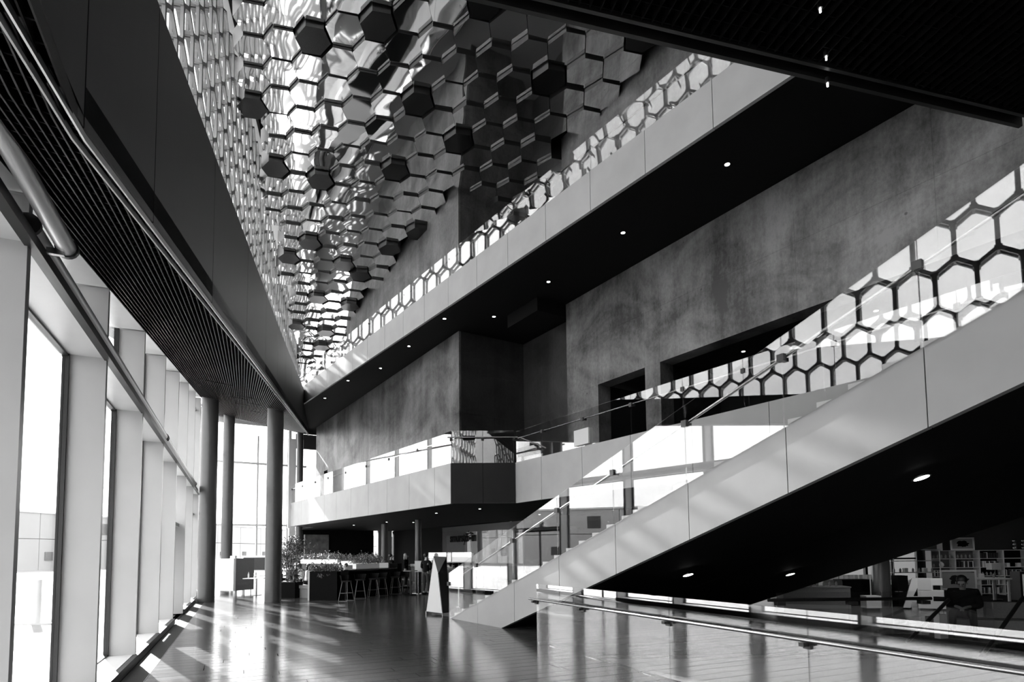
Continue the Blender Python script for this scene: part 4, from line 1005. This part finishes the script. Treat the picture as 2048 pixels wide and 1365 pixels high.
def person(x, y, rz, label, pose='stand', top=None, legs=None, hair=None, skin=None, lean=0.0, arms='down', long_hair=False, sit=.52, bulk=1.0):
    top = top or M['cloth']; legs = legs or M['cloth']; hair = hair or M['hair']; skin = skin or M['skin']
    t = empty('person', at(x, y, 0, rz), label=label, cat='person')
    hz_ = .93 if pose == 'stand' else sit
    def P(x, y, z): return Vector((x, y, z))
    # facing -Y locally; lean tilts the trunk forward
    cl_, sl_ = math.cos(lean), math.sin(lean)
    def tr(x, y, z): return Vector((x, y*cl_-(z)*sl_, hz_+y*sl_+z*cl_))
    pel = tr(0, 0, 0); waist = tr(0, 0, .16); chest = tr(0, 0, .36); neckb = tr(0, .01, .52); neck = tr(0, -.01, .58); head = tr(0, -.03, .68); crown = tr(0, -.03, .76)
    J = {}
    for s in (-1, 1):
        sh_ = tr(s*.19, 0, .47)
        if arms == 'down': el = tr(s*.25, .03, .2); wr = tr(s*.25, -.08, -.04); hd_ = wr+Vector((0, -.02, -.08))
        elif arms == 'fore': el = tr(s*.25, .0, .2); wr = el+Vector((-s*.08, -.22, .02)); hd_ = wr+Vector((-s*.03, -.08, 0))
        else: el = tr(s*.26, -.05, .2); wr = Vector((s*.09, -.36, hz_+.16)); hd_ = wr+Vector((-s*.05, -.06, -.02))
        hip = Vector((s*.09, 0, hz_-.02))
        if pose == 'stand': kn = Vector((s*.11, -.02, .49)); an = Vector((s*.12, .02, .08)); toe = Vector((s*.14, -.14, .04))
        else: kn = Vector((s*.16, -.44, .5)); an = Vector((s*.17, -.42, .09)); toe = Vector((s*.19, -.58, .04))
        J[s] = (sh_, el, wr, hd_, hip, kn, an, toe)
    pts = [(pel, .085), (waist, .085), (chest, .11), (neckb, .06), (neck, .05), (head, .085), (crown, .06)]; ed = [(0, 1), (1, 2), (2, 3), (3, 4), (4, 5), (5, 6)]
    for s in (-1, 1):
        sh_, el, wr, hd_, hip, kn, an, toe = J[s]; b = len(pts)
        pts += [(sh_, .055), (el, .04), (wr, .027), (hd_, .032), (hip, .08), (kn, .055), (an, .038), (toe, .032)]
        ed += [(2, b), (b, b+1), (b+1, b+2), (b+2, b+3), (0, b+4), (b+4, b+5), (b+5, b+6), (b+6, b+7)]
        f0 = b+3
        dirh = (hd_-wr).normalized(); side = Vector((-s, 0, 0))
        base = hd_+dirh*.02
        for k in range(4):
            off = side*(-.024+.016*k); b2_ = len(pts)
            L = (.055, .065, .06, .045)[k]
            pts += [(base+off, .009), (base+off+dirh*L+Vector((0, 0, -.008)), .0085), (base+off+dirh*L*1.3+Vector((0, 0, -.035)), .007)]
            ed += [(f0, b2_), (b2_, b2_+1), (b2_+1, b2_+2)]
        b2_ = len(pts); pts += [(hd_+side*.035, .01), (hd_+side*.05+dirh*.04, .008)]; ed += [(f0, b2_), (b2_, b2_+1)]
    skin_mesh('body', [(tuple(p), r_) for p, r_ in pts], ed, skin, t)
    # clothing
    pts = [(tr(0, 0, -.1), (.155*bulk, .125*bulk)), (waist, (.145*bulk, .125*bulk)), (chest, (.165*bulk, .135*bulk)), (tr(0, 0, .47), (.13*bulk, .09*bulk)), (tr(0, .0, .53), .07)]; ed = [(0, 1), (1, 2), (2, 3), (3, 4)]
    for s in (-1, 1):
        sh_, el, wr = J[s][:3]; b = len(pts); pts += [(sh_, .075*bulk), (el, .058*bulk), (wr+(el-wr)*.12, .042)]; ed += [(3, b), (b, b+1), (b+1, b+2)]
    skin_mesh('jacket', [(tuple(p), r_) for p, r_ in pts], ed, top, t)
    pts = [(tr(0, 0, .07), .14), (tr(0, 0, -.05), .155)]; ed = [(0, 1)]
    for s in (-1, 1):
        hip, kn, an = J[s][4:7]; b = len(pts); pts += [(hip, .105), (kn, .075), (an+Vector((0, 0, .03)), .056)]; ed += [(1, b), (b, b+1), (b+1, b+2)]
    skin_mesh('trousers', [(tuple(p), r_) for p, r_ in pts], ed, legs, t)
    m_ = MB()
    for s in (-1, 1):
        an, toe = J[s][6:8]; MB().box(toe.x-.045, toe.x+.045, toe.y-.06, an.y+.06, 0, .07).build('shoe', M['black'], t)
    m_ = MB(); hc = tr(0, .03, .735); m_.ball(hc, .1, sx=.92, sy=.95, sz=.95)
    if long_hair: m_.ball(tr(0, .06, .6), .1, sx=1, sy=.6, sz=1.5)
    m_.build('hair', hair, t)
    # face: brow-nose-mouth and ears
    m_ = MB(); m_.ball(tr(0, -.125, .685), .018, sz=1.6, sx=.8); m_.ball(tr(.09, -.03, .69), .02, sx=.5, sz=1.4); m_.ball(tr(-.09, -.03, .69), .02, sx=.5, sz=1.4); m_.ball(tr(0, -.115, .645), .018, sx=1.5, sz=.5)
    m_.build('face_features', skin, t)
    m_ = MB(); m_.ball(tr(.035, -.112, .705), .01); m_.ball(tr(-.035, -.112, .705), .01); m_.build('eyes', M['black'], t)
    return t
person(-5.45, 30.7, 1.45, 'standing fair-haired person in dark top and trousers facing the counter', hair=M['blond'], arms='fore', long_hair=True, legs=M['denim'])
person(-5.85, 28.9, 2.2, 'standing person in black seen behind the end of the bar', arms='fore')
person(-3.7, 25.7, 2.6, 'standing person in a dark jacket behind the menu stand', arms='fore', legs=M['denim'])
person(-2.7, 28.4, .2, 'standing person whose dark head shows above the prism stand', arms='fore')
person(-9.9, 28.2, -1.9, 'seated person in a white shirt beside the ficus', 'sit', top=M['shirt'], arms='table', lean=.25)
person(-9.25, 27.0, 1.6, 'seated person with long dark hair and pale top facing the white shirt', 'sit', top=M['shirt'], arms='table', lean=.15, long_hair=True)
person(-9.2, 29.0, 1.2, 'seated person with dark hair below the left white trough', 'sit', arms='table')
person(-8.1, 28.2, .6, 'seated person with short dark hair bent behind the cube planter', 'sit', arms='table')
person(-7.6, 27.3, -.8, 'seated person with full dark hair between the troughs', 'sit', arms='table')
person(-11.9, 30.6, 2.0, 'seated person with dark hair beside the framed screen', 'sit', arms='table', lean=.2)
def zip_seats(l): return [(*a, b) for a, b in zip(l, ('the guest in the white shirt', 'the long-haired guest', 'the guest below the left white trough', 'the guest bent behind the cube planter', 'the guest between the troughs', 'the guest beside the screen'))]
# seats under the sitting people
for (x, y, rz, w__) in zip_seats([(-9.9, 28.2, -1.9), (-9.25, 27.0, 1.6), (-9.2, 29.0, 1.2), (-8.1, 28.2, .6), (-7.6, 27.3, -.8), (-11.9, 30.6, 2.0)]):
    box('stool_block', -.22, .22, -.2, .24, 0, .4, M['black'], X=at(x, y, 0, rz), label='black seat block under '+w__, cat='seat', group='seat blocks in the cafe')

# ================================================================== SHOP
# AE letters
ae = empty('letter_sign', label='large white AE ligature letters standing on the shop floor', cat='sign')
lx = Vector((11.22, 17.35)); rx = Vector((12.0, 16.88)); ldir = (rx-lx).normalized(); lrz = math.atan2(ldir.y, ldir.x)
XL = at(11.25, 17.4, .04, lrz)
def ext(poly, y0, y1, m, nm, lbl=None): MB().prism([(x, y0, z) for x, z in poly], [(x, y1, z) for x, z in poly]).build(nm, m, ae, XL, label=lbl)
Hh = .85
ext([(0, 0), (.17, 0), (.21, .17), (.36, .17), (.36, .33), (.25, .33), (.36, .58), (.36, Hh), (.24, Hh)], 0, .2, M['paper'], 'letter_a')
ext([(.36, 0), (1.0, 0), (1.0, .2), (.72, .2), (.72, .34), (.97, .34), (.97, .52), (.72, .52), (.72, .66), (.95, .66), (.95, Hh), (.36, Hh)], 0, .2, M['paper'], 'letter_e')
ext([(.37, .52), (.68, .52), (.68, Hh-.01), (.37, Hh-.01)], -.012, -.002, M['light'], 'painted_shade')  # thin greyer sheet, shade on the E put in as colour
[MB().box(q, q+.1, .02, .18, -.04, 0).build('caster', M['black'], ae, XL) for q in (.1, .75)]
# shelving units and what stands on them
rs = random.Random(4); ORD = ('first', 'second', 'third', 'fourth', 'fifth', 'sixth', 'seventh', 'eighth', 'ninth', 'tenth', 'eleventh', 'twelfth', 'thirteenth', 'fourteenth', 'fifteenth', 'sixteenth', 'seventeenth', 'eighteenth', 'nineteenth', 'twentieth', 'last')
unit_x = [15.33+.885*i for i in range(6)]
shelf_z = [.05, .37, .69, 1.01, 1.33]
for i, x in enumerate(unit_x):
    t = empty('bookshelf', at(x, 22.0, 0), label='white open bookshelf unit, %s from the left along the shop back wall' % ('first', 'second', 'third', 'fourth', 'fifth', 'sixth')[i], cat='bookshelf')
    MB().box(0, .02, 0, .3, 0, 1.65).build('side_panel', M['light'], t); MB().box(.865, .885, 0, .3, 0, 1.65).build('side_panel', M['light'], t)
    for z_ in shelf_z+[1.63]: MB().box(.02, .865, 0, .3, z_, z_+.02).build('shelf', M['light'], t)
    MB().box(.02, .865, .29, .3, .07, 1.63).build('back_panel', M['mid'] if i in (0, 1) else M['black'], t)
bookp = box('book', 0, .03, 0, .16, 0, .22, M['paper']); boxp = box('boxed_item', -.06, .06, 0, .12, 0, .14, M['paper']); 
bookd = box('book', 0, .03, 0, .16, 0, .2, M['dark'])
jarp = MB().lathe([(.03, 0), (.035, .02), (.035, .1), (.02, .12), (.02, .14)], n=8).build('jar', M['mid'])
def put(p, x, y, z, rz, label, cat, group): 
    return dup(p, X=at(x, y, z, rz), label=label, cat=cat, group=group)
for i, x in enumerate(unit_x):
    for j, z_ in enumerate(shelf_z):
        kind = rs.choice(['books', 'jars', 'mix', 'gap'])
        if kind == 'books':
            q = x+.05; nb = 0
            while q < x+.7: pb = rs.random() < .3; put(bookp if pb else bookd, q, 22.03, z_+.021, 0, '%s book, %s from the left, %s shelf from the floor, %s bookshelf' % ('pale' if pb else 'dark', ORD[nb], ORD[j], ORD[i]), 'book', 'books on the shop shelves'); q += rs.choice([.035, .035, .07]); nb += 1
        elif kind == 'jars':
            for q in ((0, 4) if i == 0 and j == 3 else range(5)): put(jarp, x+.12+q*.15, 22.05, z_+.021, 0, '%s jar from the left on the %s shelf from the floor of the %s bookshelf' % (ORD[q], ORD[j], ORD[i]), 'jar', 'jars on the shop shelves')
        elif kind == 'mix':
            put(boxp, x+.2, 22.05, z_+.021, .1, 'left white box on the %s shelf from the floor of the %s bookshelf' % (ORD[j], ORD[i]), 'box', 'boxes on the shop shelves'); put(boxp, x+.6, 22.05, z_+.021, -.1, 'right white box on the %s shelf from the floor of the %s bookshelf' % (ORD[j], ORD[i]), 'box', 'boxes on the shop shelves')
tag(bookp, 'pale book lying on the shop display table', 'book', 'books on the shop table'); bookp.matrix_world = at(14.6, 19.6, .751)
tag(bookd, 'dark book lying on the shop display table', 'book', 'books on the shop table'); bookd.matrix_world = at(14.9, 19.6, .751)
tag(boxp, 'small white box on the shop display table', 'box'); boxp.matrix_world = at(15.3, 19.6, .751)
tag(jarp, 'small jar on the shop display table', 'jar'); jarp.matrix_world = at(15.7, 19.65, .751)
dt = empty('display_table', at(15.2, 19.75, 0), label='pale display table in the middle of the shop', cat='table')
MB().box(-.9, .9, -.35, .35, .7, .75).build('tabletop', M['light'], dt)
for sx in (-.8, .8):
    for sy in (-.3, .3): MB().box(sx-.03, sx+.03, sy-.03, sy+.03, 0, .7).build('leg', M['light'], dt)
# framed maps
def island(m_, cx, cz, s, y, rnd):
    pts = []
    for i in range(40):
        a = 2*math.pi*i/40; rr_ = s*(.75+rnd.uniform(-.13, .13)+.08*math.sin(7*a)); pts.append((cx+1.45*rr_*math.cos(a), cz+.8*rr_*math.sin(a)))
    m_.prism([(x, y, z) for x, z in pts], [(x, y-.004, z) for x, z in pts]); return m_
def fmap(X, w_, h, lbl, ink):
    t = empty('framed_map', X, label=lbl, cat='picture')
    m_ = MB(); fw = .05
    m_.box(0, w_, -.03, 0, 0, fw).box(0, w_, -.03, 0, h-fw, h).box(0, fw, -.03, 0, fw, h-fw).box(w_-fw, w_, -.03, 0, fw, h-fw); m_.build('frame', M['paper'], t)
    MB().box(fw, w_-fw, -.012, -.004, fw, h-fw).build('sheet', mat('map_sheet', .28, .7), t)
    island(MB(), w_/2, h/2, min(w_, h)*.42, -.014, random.Random(2)).build('island_print', ink, t)
fmap(at(16.15, 22.12, 1.66), .87, .46, 'framed black island map standing on top of the bookshelves', M['black'])
fmap(at(13.55, 19.1, .42, .0), 1.15, .62, 'large framed grey island map leaning behind the letters', M['charcoal'])
MB().box(0, 1.2, 0, .3, 0, .4).build('low_shelf', M['dark'], X=at(13.3, 19.12, 0), label='dark low shelf below the large framed map', cat='shelf')
lampf = empty('table_lamp', at(16.2, 20.2, .0), label='white shaded lamp beside the bookshelves', cat='lamp')
MB().lathe([(.16, 0), (.15, .02)], n=16).build('base', M['charcoal'], lampf); MB().tube((0, 0, .02), (0, 0, 1.0), .015).build('pole', M['charcoal'], lampf); MB().box(-.2, .2, -.12, .12, 1.0, 1.22).build('shade', M['paper'], lampf)
bxp = empty('display_cube', at(13.5, 15.6, 0, -.1), label='pale open display cube holding a small picture, right of the seated man', cat='shelf')
for a in [(0, .72, 0, .4, .45, .48), (0, .72, 0, .4, 1.0, 1.03), (0, .03, 0, .4, .48, 1.0), (.69, .72, 0, .4, .48, 1.0), (.03, .69, .37, .4, .48, 1.0)]: MB().box(*a).build('panel', M['light'], bxp)
[MB().box(q, q+.05, .05, .35, 0, .45).build('leg', M['dark'], bxp) for q in (.05, .6)]
pcx = empty('framed_print', at(13.75, 15.75, .5, .0), label='small framed print of a fish standing in the display cube', cat='picture')
MB().box(0, .34, 0, .03, 0, .3).build('frame', M['paper'], pcx); island(MB(), .17, .15, .07, -.001, random.Random(8)).build('print', M['dark'], pcx)
easel = empty('framed_print', at(17.0, 19.8, .95), label='tilted white framed print beside the lamp in the shop', cat='picture')
MB().box(0, .3, 0, .03, 0, .36).build('frame', M['paper'], easel); MB().box(.05, .25, -.01, .0, .08, .28).build('print', M['mid'], easel)
MB().box(16.6, 18.6, 19.7, 20.1, 0, .94).build('cabinet', M['dark'], label='dark cabinet carrying the tilted framed print', cat='cabinet')
rk = empty('open_rack', at(13.05, 20.6, 0), label='thin framed open rack with goods in front of the shop windows', cat='rack')
for q in (0, .8, 1.6): MB().box(q, q+.025, 0, .025, 0, 1.7).build('post', M['light'], rk)
for z_ in (.5, .9, 1.3, 1.68): MB().box(0, 1.625, 0, .3, z_, z_+.02).build('shelf', M['light'], rk)
for q in range(14):
    put(jarp if q % 3 else boxp, 13.15+(q % 7)*.22, 20.75, (.521, .921)[q//7], rs.uniform(-.2, .2), 'small item on the %s shelf of the thin open rack, %s from the left' % (('lowest', 'second')[q//7], ORD[q % 7]), 'goods', 'goods on the open rack')
# vase and ornaments
for (x, y, z, l) in [(15.77, 22.1, 1.035, 'white round vase on the first bookshelf')]:
    MB().lathe([(.04, 0), (.08, .07), (.07, .14), (.025, .18), (.03, .21)], n=14).build('vase', M['paper'], X=at(x, y, z), label=l, cat='vase')
for i in range(2):
    t = empty('ornament_stack', at(18.55+i*.33, 22.15, 1.65), label='stack of three shiny balls on top of the bookshelves, %s one' % ('left', 'right')[i], cat='ornament')
    for k in range(3): MB().ball((0, 0, .07+k*.13), .065).build('ball', M['steel'], t)
# sofa, seated man, bag
sofa = empty('lounge_seat', at(9.5, 12.35, 0, -.35), label='grey low lounge seat beside the void', cat='sofa')
MB().box(-.85, .95, -.3, .3, .1, .3).build('cushion', M['podside'], sofa); MB().box(.2, .95, .2, .34, .3, .62).build('backrest', M['podside'], sofa); MB().box(-.8, .9, -.25, .25, 0, .1).build('base', M['dark'], sofa)
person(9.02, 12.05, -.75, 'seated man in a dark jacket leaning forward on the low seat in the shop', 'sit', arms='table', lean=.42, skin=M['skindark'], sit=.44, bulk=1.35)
bag = empty('shopping_bag', at(8.3, 11.75, 0, .3), label='white paper shopping bag on the floor beside the seated man', cat='bag')
MB().box(-.1, .1, -.06, .06, 0, .46).build('bag_body', M['paper'], bag)
m_ = MB(); m_.path([(-.06, -.03, .46), (-.05, -.03, .55), (.05, -.03, .55), (.06, -.03, .46)], .005); m_.build('handle', M['dark'], bag)
# counters left of the column
for (x, y, w_, h, m, l) in [(9.0, 18.1, 1.9, .64, 'podside', 'long grey shop counter just beyond the void'), (11.0, 19.8, 1.7, .75, 'mid', 'pale shop counter left of the dark column'), (10.55, 18.7, .85, .8, 'black', 'black cabinet between the two counters')]:
    t = empty('shop_counter', at(x, y, 0, -.1), label=l, cat='counter'); MB().box(-w_/2, w_/2, -.3, .3, 0, h-.04).build('body', M[m], t); MB().box(-w_/2-.02, w_/2+.02, -.32, .32, h-.04, h).build('worktop', M['mid'] if m != 'black' else M['black'], t)
wbx = empty('display_cart', at(10.15, 17.1, 0), label='small pale cart with a white pole stand near the dark column', cat='cart')
MB().box(-.22, .2, -.15, .15, .08, .42).build('box', M['paper'], wbx); MB().tube((0, 0, .42), (0, 0, 1.0), .015).build('pole', M['light'], wbx); MB().box(-.2, .18, -.1, .1, 0, .08).build('casters', M['black'], wbx)
MB().box(0, .3, 0, .3, .0, .95).build('display_stand', M['black'], X=at(11.25, 17.6, 0), label='black display stand right of the dark column', cat='stand')
for i in range(10):
    put(boxp, 10.3+i*.16, 19.75, .751, rs.uniform(-.3, .3), 'small goods box on the pale shop counter, %s from the left' % ORD[i], 'box', 'goods on the pale counter')
for i in range(9):
    put(jarp, 8.2+i*.18, 18.1-i*.018, .641, 0, 'small jar on the long grey shop counter, %s from the left' % ORD[i], 'jar', 'jars on the grey counter')
# shop windows far back
sw = empty('window_shop', kind='structure', label='shop windows at the far right seen beyond the shelves', cat='window')
for x in (11, 13, 15, 16.3, 17.6, 18.9, 20.2): MB().box(x-.06, x+.06, 29.9, 30.1, 0, 3.39).build('mullion', M['dark'], sw)
for a, b in zip((11, 13, 15, 16.3, 17.6, 18.9), (13, 15, 16.3, 17.6, 18.9, 20.2)): MB().box(a+.06, b-.06, 30, 30.02, .1, 3.39).build('glass_pane', M['wglass'], sw)
MB().box(11, 20.2, 29.95, 30.05, 1.2, 1.28).build('transom', M['dark'], sw)
MB().box(20.4, 34, 23.2, 23.4, 0, 3.39).box(20.3, 20.5, 23.2, 30, 0, 3.39).build('wall_shop', M['soffit'], kind='structure', label='black back wall of the shop', cat='wall')
MB().box(16.2, 16.45, 22.6, 22.9, 0, 3.39).build('pillar', M['dark'], label='dark square pillar left of the bookshelves', cat='pillar')
# added spots without fixtures, filling the shop and brightening the AE letters
for i, (x, y) in enumerate([(11.0, 15.6), (14.5, 18), (16.5, 20.5), (18.5, 20.5), (10.5, 18.5), (12.5, 13.5)]):
    ld = bpy.data.lights.new('shop_fill_spot', 'SPOT'); lo = bpy.data.objects.new('shop_fill_spot', ld); COL.objects.link(lo); lo.location = (x, y, 3.3)
    ld.energy = 60 if i else 260; ld.spot_size = 1.9; ld.spot_blend = .8; ld.shadow_soft_size = .06
# small exit sign behind the corner glass: running figure and arrow
ex = empty('exit_sign', XC, label='small black sign with pale pictograms at the corner glass of the lower balcony', cat='sign')
MB().box(.06, .08, .42, .82, 5.52, 5.66).build('plate', M['black'], ex)
m_ = MB(); m_.box(.052, .06, .47, .52, 5.56, 5.62); m_.box(.052, .06, .6, .63, 5.57, 5.62); m_.box(.052, .06, .58, .66, 5.55, 5.565)
m_.prism([(.052, .71, 5.555), (.052, .78, 5.59), (.052, .71, 5.625)], [(.06, .71, 5.555), (.06, .78, 5.59), (.06, .71, 5.625)])
m_.build('pictograms', M['paper'], ex)
# small info panel on the balcony glass
inf = empty('info_panel', FB, label='small pale framed panel hung on the balcony glass', cat='sign')
MB().box(10.84, 10.9, 12.85, 13.5, 4.8, 5.25).build('frame', M['light'], inf)
print('objects', len(bpy.data.objects))
